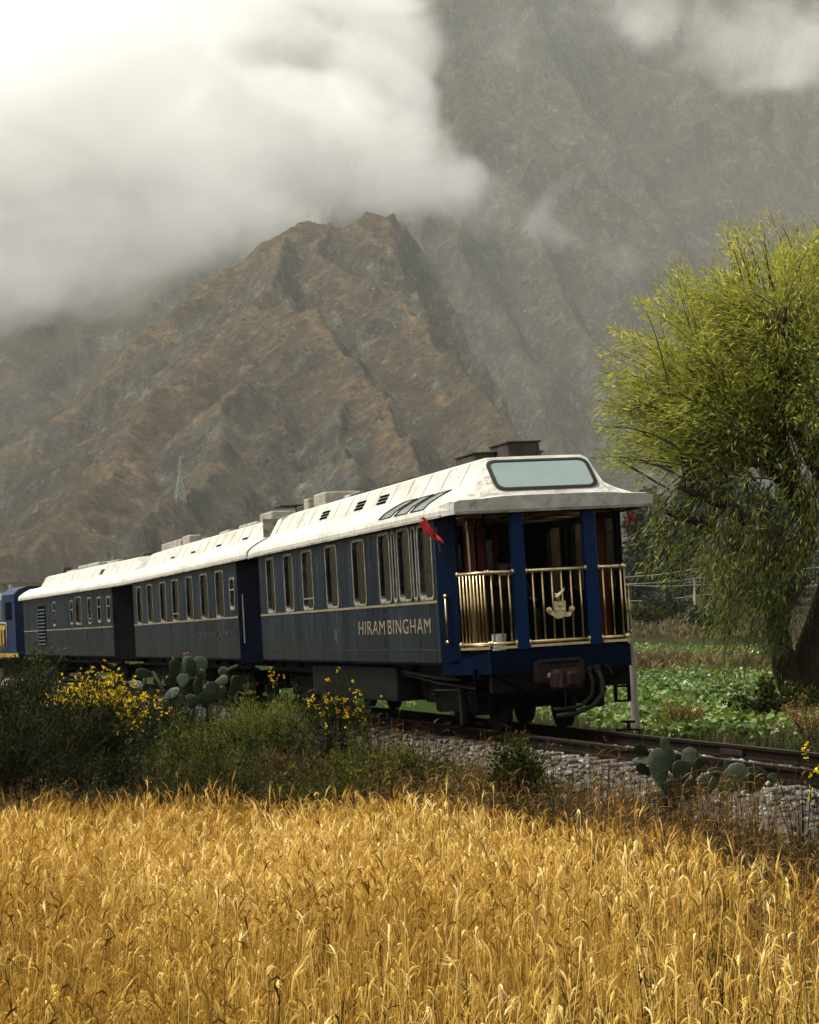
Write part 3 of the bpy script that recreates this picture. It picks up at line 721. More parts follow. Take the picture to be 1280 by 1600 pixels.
# clerestory panel seams and lids
for y in np.arange(1.0, 13.4, .93):
    MB().tube([(-1.0, y, 3.468), (-.862, y, 3.702), (-.80, y, 3.803)], .006, 5).obj('panel_seam', M['roof_edge'], rf)
for (x0, x1, y0, y1, z0, z1, mt_) in ((-.07, .42, 1.5, 2.3, 3.86, 4.12, 'boxmetal'), (-.42, -.09, 2.0, 2.9, 3.83, 4.02, 'boxmetal'), (.44, .60, 1.9, 2.6, 3.83, 4.0, 'boxpale')):
    b = MB().bev(x0, x1, y0, y1, z0, z1, .02).obj('roof_box', M[mt_], rf); MB().bev(x0-.02, x1+.02, y0-.02, y1+.02, z1-.002, z1+.022, .006).obj('lid', M['boxmetal'], b)
for y in (4.6, 6.0, 7.4): MB().bev(-.68, -.30, y, y+.9, 3.83, 3.892, .02).obj('roof_hatch', M['boxmetal'], rf)
for (x0, x1, y0, y1, z1, mt_) in ((-.6, .1, 10.5, 11.4, 4.10, 'boxpale'), (-.66, -.2, 11.6, 12.0, 4.06, 'boxpale'), (-.62, .0, 12.1, 12.9, 3.97, 'boxmetal'), (-.4, .3, 8.9, 9.9, 3.97, 'boxpale')):
    MB().bev(x0, x1, y0, y1, 3.83, z1, .025).obj('roof_box', M[mt_], rf)
MB().bev(-.95, .2, 12.8, 13.4, 3.99, 4.02, .01).obj('roof_plate', M['boxmetal'], rf)
# lettering and emblem on the side
RS = (R(90), 0, R(-90))
for tx, ya, yb in (('HIRAM', 5.45, 3.86), ('BINGHAM', 3.69, 1.42)): text_mesh(tx, .31, (ya-yb), M['gold_paint'], 'lettering', c1, (-HALF-.004, (ya+yb)/2, 1.545), RS)
laurel(6.99, 1.46, .10, M['gold_paint'], c1, 'emblem')
MB().box(-HALF-.003, -HALF-.0005, 10.6, 12.5, 1.50, 1.508).box(-HALF-.003, -HALF-.0005, 10.6, 12.5, 1.585, 1.592).obj('worn_panel_line', M['gold_faint'], c1)
# balcony: floor, taper panels, posts, railings
FZ = 1.16
MB().prism([(-1.0, 0, 1.0), (1.0, 0, 1.0), (1.38, 1.0, 1.0), (1.38, 1.06, 1.0), (-1.38, 1.06, 1.0), (-1.38, 1.0, 1.0)], (0, 0, .16)).obj('balcony_floor', M['navy_dark'], c1)
MB().prism([(-1.02, -.03, .86), (1.02, -.03, .86), (1.02, -.03, 1.165), (-1.02, -.03, 1.165)], (0, .06, 0)).obj('end_beam', M['navy_shaded'], c1)
for sg in (-1, 1):
    A_, B_, C_ = (sg*HALF, 1.0), (sg*1.235, .5875), (sg*1.0, .0)
    th = (-sg*.045, .018, 0)
    MB().prism([(*A_, SILL-.02), (*B_, SILL-.02), (*B_, EAVE-.01), (*A_, EAVE-.01)], th).obj('vestibule_panel', M['navy_shaded'], c1)
    MB().prism([(*A_, .86), (*C_, .86), (*C_, 1.162), (*A_, SILL-.022)], th).obj('vestibule_skirt', M['navy_shaded'], c1)
    # brass grab handle on the outside of the panel
    hx, hy = sg*(1.31+.05), .78
    h = MB().tube([(hx, hy, 1.30), (hx, hy, 1.96)], .014, 8).obj('grab_handle', M['brass'], c1, True)
    for z in (1.31, 1.95): MB().lathe([(.030, 0), (.034, .02), (.020, .035), (.016, .09)], (hx+sg*.015, hy-.006, z), (-sg, .38, 0), 12).obj('handle_bracket', M['brass'], h, True)
    # post between the railings
    MB().bev(min(sg*.435, sg*.615), max(sg*.435, sg*.615), -.03, .10, 1.168, 3.05, .012).obj('post', M['navy_lit'], c1)
    MB().tube([(sg*.985, .03, 1.16), (sg*.985, .03, 3.05)], .022, 8).obj('corner_post', M['black'], c1)
MB().box(-1.05, 1.05, -.02, .06, 3.028, 3.052).obj('lintel', M['navy_dark'], c1)
MB().prism([(-1.43, -.12, 3.05), (1.43, -.12, 3.05), (1.43, 1.0, 3.05), (-1.43, 1.0, 3.05)], (0, 0, .012)).obj('soffit', M['black'], c1) if False else None
def railing(p, q, label_dense, nb, ends=(.06, .06)):
    p, q = Vector((*p, 0)), Vector((*q, 0)); d = (q-p).normalized()
    g = MB().tube([p+Vector((0, 0, 2.235)), q+Vector((0, 0, 2.235))], .026, 10).obj('railing', M['brass_pale'], c1, True)
    MB().tube([p+Vector((0, 0, 1.268)), q+Vector((0, 0, 1.268))], .022, 10).obj('bottom_rail', M['brass_pale'], g, True)
    a = p+Vector((0, -.012, 1.195)); b = q+Vector((0, -.012, 1.195)); nrm = d.cross(Vector((0, 0, 1)))*.03
    MB().prism([a-nrm, b-nrm, b+nrm, a+nrm], (0, 0, .035)).obj('toe_strip', M['brass_pale'], g)
    L = (q-p).length
    for i in range(nb):
        t = ends[0]+(L-ends[0]-ends[1])*i/max(1, nb-1); k = p+d*t
        MB().tube([k+Vector((0, 0, 1.268)), k+Vector((0, 0, 2.235))], .0135, 8).obj('baluster', M['brass'], g, True)
    for k in (p, q):
        for z in (2.235, 1.268): MB().lathe([(.036, -.014), (.040, 0), (.036, .014)], k+Vector((0, 0, z)), d, 12).obj('rail_socket', M['brass_pale'], g, True)
    return g
rc = railing((-.43, .0), (.43, .0), '', 6, (.09, .08))
railing((-.975, .0), (-.625, .0), '', 3, (.04, .06)); railing((.625, .0), (.975, .0), '', 3, (.06, .03))
railing((-1.225, .56), (-.99, .02), '', 8, (.03, .06)); railing((1.225, .56), (.99, .02), '', 8, (.03, .06))
# tall brass stanchion inside and its hook
MB().tube([(-1.02, .62, 1.3), (-1.04, .62, 2.75)], .020, 8).obj('stanchion', M['brass'], c1)
MB().tube([(-1.04, .62, 2.75), (-1.04, .62, 2.82), (-1.06, .60, 2.9), (-1.045, .60, 2.97)], .014, 6).obj('stanchion_hook', M['brass_pale'], c1)
# crest on the middle railing
def crest():
    x0, z0, y0 = .02, 1.70, -.035
    k = MB()
    sh = [(-.085, .10), (.085, .10), (.085, -.02), (.06, -.09), (0, -.14), (-.06, -.09), (-.085, -.02)]
    k.prism([(x0+a, y0, z0+b) for a, b in sh], (0, .018, 0))
    for (a, b, r) in ((0, .045, .030), (-.035, -.02, .022), (.035, -.02, .022), (0, -.07, .022)): k.lathe([(r*.2, -.014), (r*.8, -.010), (r, 0), (r, .01)], (x0+a, y0-.001, z0+b), (0, 1, 0), 10)
    o = k.obj('crest', M['brass_pale'], c1)
    s = MB(); pts = []
    for t in np.linspace(-1, 1, 15): pts.append((x0+t*.165, -.045-.012*math.cos(t*9), z0-.10+.055*t*t+.012*math.sin(t*6)))
    for i in range(14):
        a, b = Vector(pts[i]), Vector(pts[i+1]); s.prism([a+Vector((0, 0, -.035)), b+Vector((0, 0, -.035)), b+Vector((0, 0, .03)), a+Vector((0, 0, .03))], (0, .012, 0))
    for sg in (-1, 1): s.lathe([(.02, -.01), (.042, -.006), (.046, .01), (.03, .016)], (x0+sg*.165, -.05, z0-.02), (0, 1, 0), 12)
    s.obj('scroll', M['brass_pale'], o)
    b = MB(); b.tube([(x0-.01, y0, z0+.10), (x0-.04, y0-.005, z0+.16), (x0+.01, y0, z0+.20), (x0+.05, y0, z0+.235), (x0+.085, y0, z0+.285)], [.03, .038, .030, .020, .004], 8)
    b.tube([(x0-.03, y0, z0+.17), (x0-.06, y0, z0+.20), (x0-.075, y0, z0+.185)], [.022, .018, .006], 8)
    b.obj('crest_bird', M['brass_pale'], o, True)
crest()
# saloon bulkhead with timber jambs, bar counter, lamps, and the wine-red drape
y = 4.15
MB().box(-1.33, -.52, y, y+.05, FZ, 3.08).box(.52, 1.33, y, y+.05, FZ, 3.08).box(-.519, .519, y, y+.05, 2.95, 3.3).obj('bulkhead', M['wood_dark'], c1)
m = MB()
for x in (-.57, .52): m.box(x, x+.05, y-.03, y-.002, FZ, 2.95)
m.obj('door_frame', M['wood'], c1)
MB().box(-.93, -.79, 1.08, 1.16, FZ, 3.045).obj('timber_jamb', M['wood'], c1)
MB().box(1.06, 1.20, 1.08, 1.16, FZ, 3.045).obj('timber_jamb', M['wood'], c1)
m = MB(); v = []
for k in range(13): v += [(-.72+.010*k, 1.20+.025*math.sin(k*1.6), FZ+.1), (-.72+.010*k, 1.20+.025*math.sin(k*1.6), 3.045)]
m.add(v, [(2*k, 2*k+2, 2*k+3, 2*k+1) for k in range(12)]).obj('drape', two('wine_red_drape', (.20, .012, .008), (.12, .007, .005), 5, .8), c1, True)
MB().box(-1.33, -.62, 2.6, 3.9, FZ, 2.05).obj('bar_counter', M['wood'], c1); MB().bev(-1.34, -.58, 2.56, 3.94, 2.051, 2.09, .01).obj('bar_top', M['wood_dark'], c1)
for i, (x, yy, z) in enumerate(((-.90, 2.9, 2.42), (-.80, 3.2, 2.46), (-.98, 2.7, 2.40))):
    g = MB().lathe([(.012, 0), (.05, .01), (.008, .03), (.008, .12), (.035, .16), (.03, .22)], (x, yy, 2.092), (0, 0, 1), 10).obj('wine_glass', M['brass_pale'], c1, True)
# buffer beam, coupler, hoses, steps, running gear
hb = MB().bev(-.42, .30, -.12, .03, .70, .985, .02).bev(-.36, .24, -.16, -.02, .975, 1.02, .01).obj('draw_gear', M['iron_light'], c1)
cp = MB(); cp.bev(-.24, .16, -.40, -.10, .60, .88, .05); cp.prism([(-.20, -.41, .64), (.10, -.41, .62), (.12, -.41, .84), (-.18, -.41, .86)], (0, -.10, 0)); cp.bev(-.12, .03, -.58, -.42, .66, .85, .03)
cp.obj('coupler', M['rust'], c1)
MB().cyl((-.26, -.18, .80), (-.20, -.18, .80), .035).obj('coupler_pin', M['boxpale'], c1)
hose = MB().tube([(.48, -.08, .86), (.52, -.14, .70), (.50, -.18, .50), (.36, -.20, .36), (.10, -.20, .27), (-.18, -.20, .25)], .035, 10).obj('air_hose', M['rubber'], c1, True)
MB().tube([(.38, -.05, .84), (.40, -.10, .66), (.36, -.12, .48), (.20, -.14, .36), (-.05, -.14, .33), (-.2, -.14, .34)], .028, 10).obj('air_hose', M['rubber'], c1, True)
for p in ((.48, -.08, .86), (.38, -.05, .84)): MB().lathe([(.05, -.04), (.055, 0), (.04, .05)], p, (.1, -.2, -1), 10).obj('hose_valve', M['iron_light'], c1)
MB().tube([(.62, -.02, .90), (.68, -.08, .84), (.70, -.1, .76)], .012, 6).obj('valve_lever', M['iron_light'], c1)
MB().tube([(-.12, -.4, .60), (-.12, -.41, .34)], .008, 5).obj('lift_chain', M['iron_light'], c1)
for sg in (-1, 1):                                  # step stirrups hanging under the balcony corners
    x, yy = sg*(1.04 if sg < 0 else .93), (.30 if sg < 0 else .16)
    m = MB()
    for k in (-.10, .10): m.box(x+k-.02, x+k+.02, yy-.02, yy+.02, .36, .93)
    for z in (.36, .56, .74): m.box(x-.078, x+.078, yy-.05, yy+.018, z, z+.03)
    m.obj('step_ladder', M['navy_dark'], c1)
    MB().prism([(sg*1.0, .0, .862), (sg*.55, -.02, .62), (sg*.5, .1, .62), (sg*1.1, .3, .862)], (0, .04, -.02)).obj('end_gusset', M['navy_dark'], c1)
MB().box(-1.0, 1.0, .05, .12, .60, .86).obj('head_stock', M['iron'], c1)
bogie(c1, 2.15); bogie(c1, 11.2)
MB().bev(-1.30, -.6, 3.75, 9.3, .42, .94, .02).obj('equipment_box', M['underbox'], c1); MB().bev(.6, 1.30, 5.0, 9.0, .45, .94, .02).obj('equipment_box', M['underbox'], c1)
MB().tube([(-1.18, .9, .78), (-1.22, 2.0, .80), (-1.24, 3.6, .88)], .022, 8).obj('brake_pipe', M['iron_light'], c1, True)
MB().tube([(-1.10, .4, .66), (-1.16, 2.0, .72), (-1.2, 3.6, .83)], .016, 8).obj('brake_pipe', M['iron_light'], c1, True)
MB().tube([(-1.08, 1.2, .15), (-1.08, 1.2, .7)], .03, 8).tube([(-1.05, 1.3, .62), (-1.2, 2.0, .62)], .02, 6).obj('brake_rigging', M['iron_light'], c1)
m = MB().cyl((-1.0, 1.35, .66), (-1.0, 1.35, .30), .07); m.obj('damper', M['iron_light'], c1)
end_panels(c1, 12.97, 13.6, M['navy_dark'], 1.05)

# --- second carriage
loc2 = TM @ Vector((0, 14.0, 0))
o2 = 14.0
w2 = [(15.52-o2, 15.98-o2, 2.08, 2.68, 'split')] + [(a-o2, a+.86-o2, 1.92, 2.88, st) for a, st in ((16.70, 'plain'), (18.55, 'plain'), (20.45, 'plain'), (22.45, 'vent'), (24.3, 'plain'), (26.4, 'plain'), (28.25, 'plain'))]
c2 = carriage('train_carriage', 'middle blue carriage with seven tall windows and faded gold lettering', TRACK_ROT, loc2, 15.22-o2, 29.85-o2, -.28, 17.2, w2)
def plain_roof(c, ya, yb, cl0, cl1, slope0=.9, slope1=.9):
    low = [(x, z if i < 6 else 3.452+.02*(1.02-x)) for i, (x, z) in enumerate(ROOF_PROF)]
    sq = [(x*.99, min(z, 3.05+.0*z)+.0 if i == 0 else (z if i < 3 else 3.19+.12*(1.45-x)/1.45)) for i, (x, z) in enumerate(ROOF_PROF)]
    ss = [(ya, low), (cl0, low), (cl0+slope0, ROOF_PROF), (cl1-slope1, ROOF_PROF), (cl1, low), (yb, low)]
    fl = [(y, [(-x, z) for x, z in pr] + [(x, z) for x, z in pr[-2::-1]]) for y, pr in ss]
    r_ = roof_loft(fl).obj('roof', M['roof'], c)
    for sg in (-1, 1): MB().box(min(sg*1.455, sg*1.49), max(sg*1.455, sg*1.49), ya+.05, yb-.05, 3.03, 3.062).obj('gutter', M['roof_edge'], r_)
    for y in np.arange(cl0+slope0+.3, cl1-slope1, 1.0): MB().tube([(-1.0, y, 3.468), (-.862, y, 3.702), (-.80, y, 3.803)], .006, 5).obj('panel_seam', M['roof_edge'], r_)
    return r_
r2 = plain_roof(c2, -.24, 17.15, .35, 16.5, .35, .35)
for y in (2.0, 5.0, 8.3, 11.3): louvre(r2, y, 1)
for (x0, x1, y0, y1, z1, mt_) in ((-.6, .2, 1.2, 2.4, 4.05, 'boxpale'), (-.5, .3, 3.4, 5.2, 3.96, 'boxpale'), (-.5, .2, 6.4, 7.6, 3.95, 'boxpale'), (-.62, .2, 12.2, 15.4, 4.05, 'boxpale'), (-.62, -.3, 11.0, 12.0, 4.08, 'boxpale')):
    MB().bev(x0, x1, y0, y1, 3.83, z1, .03).obj('roof_box', M[mt_], r2)
MB().box(-.98, .98, .30, .34, 3.2, 3.84).obj('clerestory_end', M['roof_edge'], r2)
for tx, ya, yb in (('HIRAM', 20.9, 18.95), ('BINGHAM', 18.75, 16.4)): text_mesh(tx, .30, (ya-yb), M['gold_faint'], 'lettering', c2, (-HALF-.004, (ya+yb)/2-o2, 1.50), RS)
laurel(22.2-o2, 1.44, .11, M['gold_faint'], c2, 'emblem')
end_panels(c2, 15.22-o2, .05, M['navy_dark'], .85); end_panels(c2, 29.85-o2, 16.9, M['navy_dark'], 1.05)
MB().tube([(-1.36, 14.9-o2, 1.35), (-1.36, 14.9-o2, 2.35)], .014, 6).obj('grab_handle', M['boxpale'], c2)
MB().tube([(-1.18, 13.55, 1.35), (-1.2, 13.55, 2.7)], .014, 6).obj('grab_handle', M['brass'], c1)
bogie(c2, 3.4); bogie(c2, 13.6)
MB().bev(-1.30, -.6, 6.0, 11.0, .42, .94, .02).obj('equipment_box', M['underbox'], c2)
MB().box(-.7, .7, -.35, .04, SILL-.02, 2.95).obj('gangway', M['rubber'], c2)

# --- third carriage, where the line begins to bend left
base3 = TM @ Vector((0, 31.4, 0)); TH3 = TH + R(3.0)
ROT3 = (0, CANT, TH3)
w3 = [(2.35, 2.80, 2.06, 2.74, 'split'), (3.85, 4.35, 2.06, 2.76, 'split'), (5.5, 5.98, 2.04, 2.78, 'vent'), (7.2, 8.15, 2.04, 2.86, 'pale'), (8.75, 9.2, 2.06, 2.76, 'split'), (12.2, 12.65, 2.04, 2.80, 'split')]
c3 = carriage('train_carriage', 'farthest blue carriage with a black louvred grille, next to the locomotive', ROT3, base3, 2.0, 19.5, -.1, 20.5, w3, far_wins=False)
r3 = plain_roof(c3, -.05, 20.2, .6, 18.6, .4, 1.0)
louvre(r3, 5.6, 3)
for (x0, x1, y0, y1, z1, mt_) in ((-.55, .2, 1.4, 4.4, 3.97, 'boxmetal'), (-.5, .1, 5.5, 7.4, 3.95, 'boxpale'), (-.6, .1, 8.2, 12.0, 3.99, 'boxpale'), (-.5, .1, 13, 15.0, 3.93, 'boxpale'), (-.5, -.2, 15.6, 16.2, 4.08, 'boxmetal')):
    MB().bev(x0, x1, y0, y1, 3.83, z1, .03).obj('roof_box', M[mt_], r3)
gr = MB().box(-HALF-.012, -HALF-.001, 14.3, 16.0, 1.35, 2.75).obj('louvred_grille', M['black'], c3)
for k in range(11): MB().prism([(-HALF-.013, 14.36, 1.42+k*.12), (-HALF-.013, 15.94, 1.42+k*.12), (-HALF-.045, 15.94, 1.38+k*.12), (-HALF-.045, 14.36, 1.38+k*.12)], (0, 0, .016)).obj('slat', M['navy'], gr)
end_panels(c3, 2.0, .1, M['black'], .72); end_panels(c3, 19.5, 20.0, M['navy_dark'], 1.2)
MB().box(-.6, .6, -.35, .09, SILL-.02, 2.95).obj('gangway', M['rubber'], c3)
bogie(c3, 4.2); bogie(c3, 17.0)

# --- locomotive, mostly out of the frame
TH4 = TH3 + R(4.0)
loc4 = base3 + Matrix.Rotation(TH3, 3, 'Z') @ Vector((0, 21.2, 0))
lo = empty('locomotive', loc4, (0, CANT, TH4), 'blue diesel locomotive with yellow-striped handrail at the left edge', 'locomotive')
M['loco_blue'] = two('locomotive_blue', (.003, .011, .036), (.005, .015, .042), 2, .45, spec=.15)
M['loco_dirty'] = two('locomotive_grimy_blue', (.010, .016, .026), (.03, .03, .029), 2, .6, stretch=(1, 1, .3))
M['yellow'] = two('yellow_paint', (.30, .18, .014), (.20, .115, .012), 5, .5)
def hood(y0, y1, w_, z0, z1, mt_, nm):
    pr = [(-w_, z0), (-w_, z1-.28), (-w_*.86, z1-.10), (-w_*.6, z1), (w_*.6, z1), (w_*.86, z1-.10), (w_, z1-.28), (w_, z0)]
    m = MB(); n = len(pr); m.add([(x, y, z) for y in (y0, y1) for x, z in pr], [(i, n+i, n+(i+1) % n, (i+1) % n) for i in range(n)] + [tuple(range(n)), tuple(range(2*n-1, n-1, -1))]); return m.obj(nm, mt_, lo)
hood(.9, 3.2, 1.30, 1.1, 3.62, M['loco_blue'], 'cab')
h2 = hood(3.22, 15, 1.06, 1.1, 3.45, M['loco_dirty'], 'engine_hood')
for y in (5.5, 8.0): MB().lathe([(.22, 0), (.20, .1), (.20, .42), (.23, .44)], (-.3, y, 3.42), (0, 0, 1), 14).obj('exhaust_stack', M['boxpale'], h2)
MB().lathe([(.2, 0), (.3, .1), (.22, .22)], (-.2, 11, 3.42), (0, 0, 1), 12).obj('roof_fan', M['black'], h2)
MB().box(-1.38, 1.38, .2, 15.5, .95, 1.09).obj('running_board', M['loco_blue'], lo)
MB().box(-1.40, -1.382, .2, 15.5, .93, 1.07).obj('edge_stripe', M['yellow'], lo)
hr = MB().tube([(-1.33, 2.4, 1.1), (-1.33, 2.4, 2.18), (-1.33, 2.6, 2.25), (-1.33, 15, 2.25)], .03, 8).obj('handrail', M['boxpale'], lo, True)
MB().box(-1.345, -1.325, 2.62, 15, 1.98, 2.17).obj('stripe_board', M['yellow'], hr)
for k in range(18): MB().box(-1.345, -1.325, 2.9+k*.55, 3.12+k*.55, 1.35, 1.97).obj('handrail_slat', M['yellow'], hr)
for y in (4.0, 10.5): bogie(lo, y)
m = MB().box(-1.305, -1.29, 1.4, 2.6, 2.35, 3.05); m.obj('cab_window', M['black'], lo)

# ------------------------------------------------------------------ plant kit
def ribbon(pts, w, side):
    """flat blade along pts (n,3) with half-widths w, widened along side"""
    pts = np.asarray(pts, float); w = np.asarray(w, float)[:, None]; side = np.asarray(side, float)
    if side.ndim == 1: side = np.tile(side, (len(pts), 1))
    V = np.empty((2*len(pts), 3)); V[0::2] = pts-side*w; V[1::2] = pts+side*w
    i = np.arange(len(pts)-1)*2
    return V, np.stack([i, i+1, i+3, i+2], -1)
def glue(parts):
    V = []; Fq = []; n = 0
    for v, f in parts: V.append(v); Fq.append(f+n); n += len(v)
    return np.concatenate(V), np.concatenate(Fq)
LEAF4 = (np.array([[0, 0, 0], [-.5, .45, .10], [0, 1, 0], [.5, .45, .10]]), np.array([[0, 1, 2, 3]]))          # a simple folded leaf, +Y to its tip
LEAF6 = (np.array([[0, 0, 0], [-.5, .38, .12], [-.34, .75, .08], [0, 1, -.1], [.34, .75, .08], [.5, .38, .12], [0, .5, 0]]), np.array([[0, 6, 2, 1], [6, 3, 3, 2], [0, 5, 4, 6], [6, 4, 3, 3]]))
def leaves(pos, dirs, length, width, tint, tmpl=LEAF4):
    n = len(pos); rot = frame_from(dirs, rng.uniform(-1.4, 1.4, n))
    L = np.asarray(length)*np.ones(n); W = np.asarray(width)*np.ones(n)
    tv = tmpl[0]; V = (tv[None]*np.stack([W, L, W], -1)[:, None, :])
    V = np.einsum('nij,nmj->nmi', rot, V)+pos[:, None, :]
    Fq = (tmpl[1][None]+(np.arange(n)*len(tv))[:, None, None]).reshape(-1, 4)
    return V.reshape(-1, 3), Fq, np.repeat(tint, len(tv))
def unit(n):
    v = rng.normal(size=(n, 3)); return v/np.linalg.norm(v, axis=1, keepdims=True)

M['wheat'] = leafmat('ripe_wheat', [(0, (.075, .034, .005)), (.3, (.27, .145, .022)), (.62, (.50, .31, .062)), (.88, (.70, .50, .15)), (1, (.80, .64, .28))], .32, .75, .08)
M['grass_dark'] = leafmat('dark_verge_grass', [(0, (.003, .0036, .0007)), (.4, (.0075, .009, .0015)), (.75, (.022, .021, .004)), (.9, (.070, .051, .012)), (1, (.14, .095, .028))], .25)
M['weed_dry'] = leafmat('dry_russet_weeds', [(0, (.026, .015, .005)), (.45, (.090, .050, .016)), (.8, (.20, .120, .036)), (1, (.34, .22, .078))], .25)
M['leaf_bush'] = leafmat('dark_bush_leaf', [(0, (.0034, .0052, .001)), (.6, (.0115, .0165, .0026)), (.9, (.048, .054, .008)), (1, (.095, .092, .018))], .3)
M['leaf_feather'] = leafmat('feathery_green_leaf', [(0, (.005, .0075, .0012)), (.5, (.023, .029, .0038)), (.8, (.072, .078, .010)), (1, (.145, .145, .020))], .35)
M['broom_stem'] = leafmat('broom_stem', [(0, (.003, .0045, .0015)), (.6, (.011, .014, .004)), (1, (.050, .055, .018))], .2)
M['flower'] = leafmat('yellow_broom_flower', [(0, (.55, .36, .006)), (1, (.78, .58, .018))], .3)
M['stem'] = two('brown_stems', (.026, .017, .010), (.05, .035, .02), 9, .9, spec=.1)

# ------------------------------------------------------------------ wheat
def wheat_variant(k):
    r = np.random.default_rng(100+k); h = .66+.12*r.random(); lean = r.normal(0, .05, 2); th = r.uniform(0, 6.28); dr = np.array([math.cos(th), math.sin(th), 0]); sd = np.array([-dr[1], dr[0], 0])
    top = np.array([lean[0], lean[1], h]); parts = []
    stem = [np.zeros(3), top*np.array([.35, .35, .55]), top]
    parts.append(ribbon(stem, [.0022, .0020, .0016], (sd+dr)/1.414))
    bend = r.uniform(.1, 2.4); L = .058+.03*r.random(); p = top.copy(); ear = [p.copy()]; a = .15
    for i in range(4):
        a += bend/4; p = p + (dr*math.sin(a)+np.array([0, 0, math.cos(a)]))*L/4; ear.append(p.copy())
    wd = [.002, .0042, .0049, .004, .0013]; parts.append(ribbon(ear, wd, sd)); nrm = np.cross(sd, ear[-1]-ear[0]); nrm /= np.linalg.norm(nrm); parts.append(ribbon(ear[::2], wd[::2], nrm))
    d = (ear[-1]-ear[-2]); d /= np.linalg.norm(d)
    for i in range(5):
        s = ear[1+i//2]; q = d*.9+sd*r.normal(0, .22)+nrm*r.normal(0, .22); e = s+q*(.055+.05*r.random()); parts.append(ribbon([s, e+np.array([0, 0, -.01])], [.0010, .0003], sd))
    for i in range(2):
        z = r.uniform(.3, .6)*h; t2 = r.uniform(0, 6.28); q = np.array([math.cos(t2), math.sin(t2), 0]); b = np.array([top[0]*z/h, top[1]*z/h, z]); l = r.uniform(.09, .20); up = r.uniform(.1, .5)
        parts.append(ribbon([b, b+q*l*.45+np.array([0, 0, l*up]), b+q*l+np.array([0, 0, l*(up-.5)])], [.0014, .0027, .0004], np.array([-q[1], q[0], .25])))
    return glue(parts)
def wheat_edge(X, Y):
    return np.interp(640+3200*X/Y, [-200, 0, 300, 640, 800, 950, 1050, 1150, 1280, 1450], [17.2, 17.0, 17.6, 17.6, 16.4, 14.8, 13.8, 12.6, 11.4, 10.4])
def wheat():
    n = 80000; Y = 6.6+13.8*np.sqrt(rng.random(n)); X = rng.uniform(-1, 1, n)*(.2*Y+1.1)
    e = wheat_edge(X, Y); clump = fbm(X*.9+3, Y*.9, 3)
    dens = (.30+.68*np.clip((clump-.34)*3.4, 0, 1))
    keep = (rng.random(n) < dens) & (Y < e+rng.normal(0, 1, n)*np.where(640+3200*X/Y > 560, 1.15, .6)-.2)
    X, Y = X[keep], Y[keep]; n = len(X); sel = rng.permutation(n)[:32000]; X, Y = X[sel], Y[sel]; n = len(X)
    Z = ground_z(X, Y)-.02; k = rng.integers(0, 14, n); yaw = rng.uniform(-1.3, 1.3, n)+.5*np.pi*rng.integers(0, 2, n)
    hgt = .78+.44*fbm(X*.7+31, Y*.7, 3)+rng.normal(0, .10, n); e = wheat_edge(X, Y)
    hgt *= np.clip(1.05-.28*np.clip((Y-e+1.5)/2.5, 0, 1), .6, 1.2)
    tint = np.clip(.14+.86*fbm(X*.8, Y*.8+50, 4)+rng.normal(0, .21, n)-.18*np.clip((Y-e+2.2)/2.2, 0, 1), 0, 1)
    parts = []
    for v in range(14):
        m = k == v; tv, tf = wheat_variant(v); sc = np.stack([np.ones(m.sum()), np.ones(m.sum()), hgt[m]], -1)
        rot = np.einsum('nij,njk->nik', rotz(yaw[m]*2), rotx(rng.normal(0, .12, m.sum())))
        vv, ff, tt = scatter(tv, tf, np.stack([X[m], Y[m], Z[m]], -1), rot, sc, tint[m])
        # the ear and upper leaves are tinted paler than the foot of the stalk
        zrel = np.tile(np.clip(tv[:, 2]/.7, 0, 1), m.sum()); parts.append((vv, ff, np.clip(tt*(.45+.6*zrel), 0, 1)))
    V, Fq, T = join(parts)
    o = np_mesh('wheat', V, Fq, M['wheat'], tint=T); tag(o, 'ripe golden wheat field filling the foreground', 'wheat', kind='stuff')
wheat()

# ------------------------------------------------------------------ verge: grass, dry weeds
def tuft_variant(k, nb, h, spread, droop, w):
    r = np.random.default_rng(500+k); parts = []
    for i in range(nb):
        a = r.uniform(0, 6.28); q = np.array([math.cos(a), math.sin(a), 0]); l = h*r.uniform(.55, 1.1); s = spread*r.uniform(.2, 1); b = q*r.uniform(0, .05)
        parts.append(ribbon([b, b+q*s*l*.45+np.array([0, 0, l*.62]), b+q*s*l*(1+droop)+np.array([0, 0, l*(1-droop*.6)])], [w, w*.8, w*.15], np.array([-q[1], q[0], 0])))
    return glue(parts)
def stalk_variant(k, h, nleaf, ll, lw):
    r = np.random.default_rng(900+k); parts = []; lean = r.normal(0, .10, 2)
    pts = [np.array([lean[0]*t*t*h, lean[1]*t*t*h, h*t]) for t in (0, .5, 1)]; parts.append(ribbon(pts, [.004, .003, .0015], [1, 0, 0])); parts.append(ribbon(pts, [.004, .003, .0015], [0, 1, 0]))
    for i in range(nleaf):
        t = .2+.8*(i+r.random())/nleaf; b = np.array([lean[0]*t*t*h, lean[1]*t*t*h, h*t]); a = r.uniform(0, 6.28); q = np.array([math.cos(a), math.sin(a), r.uniform(.1, 1.0)]); l = ll*r.uniform(.6, 1.2)*(1.1-.5*t)
        parts.append(ribbon([b, b+q*l*.5, b+q*l+np.array([0, 0, -.25*l])], [lw*.3, lw, lw*.1], np.array([-q[1], q[0], .2])))
    return glue(parts)
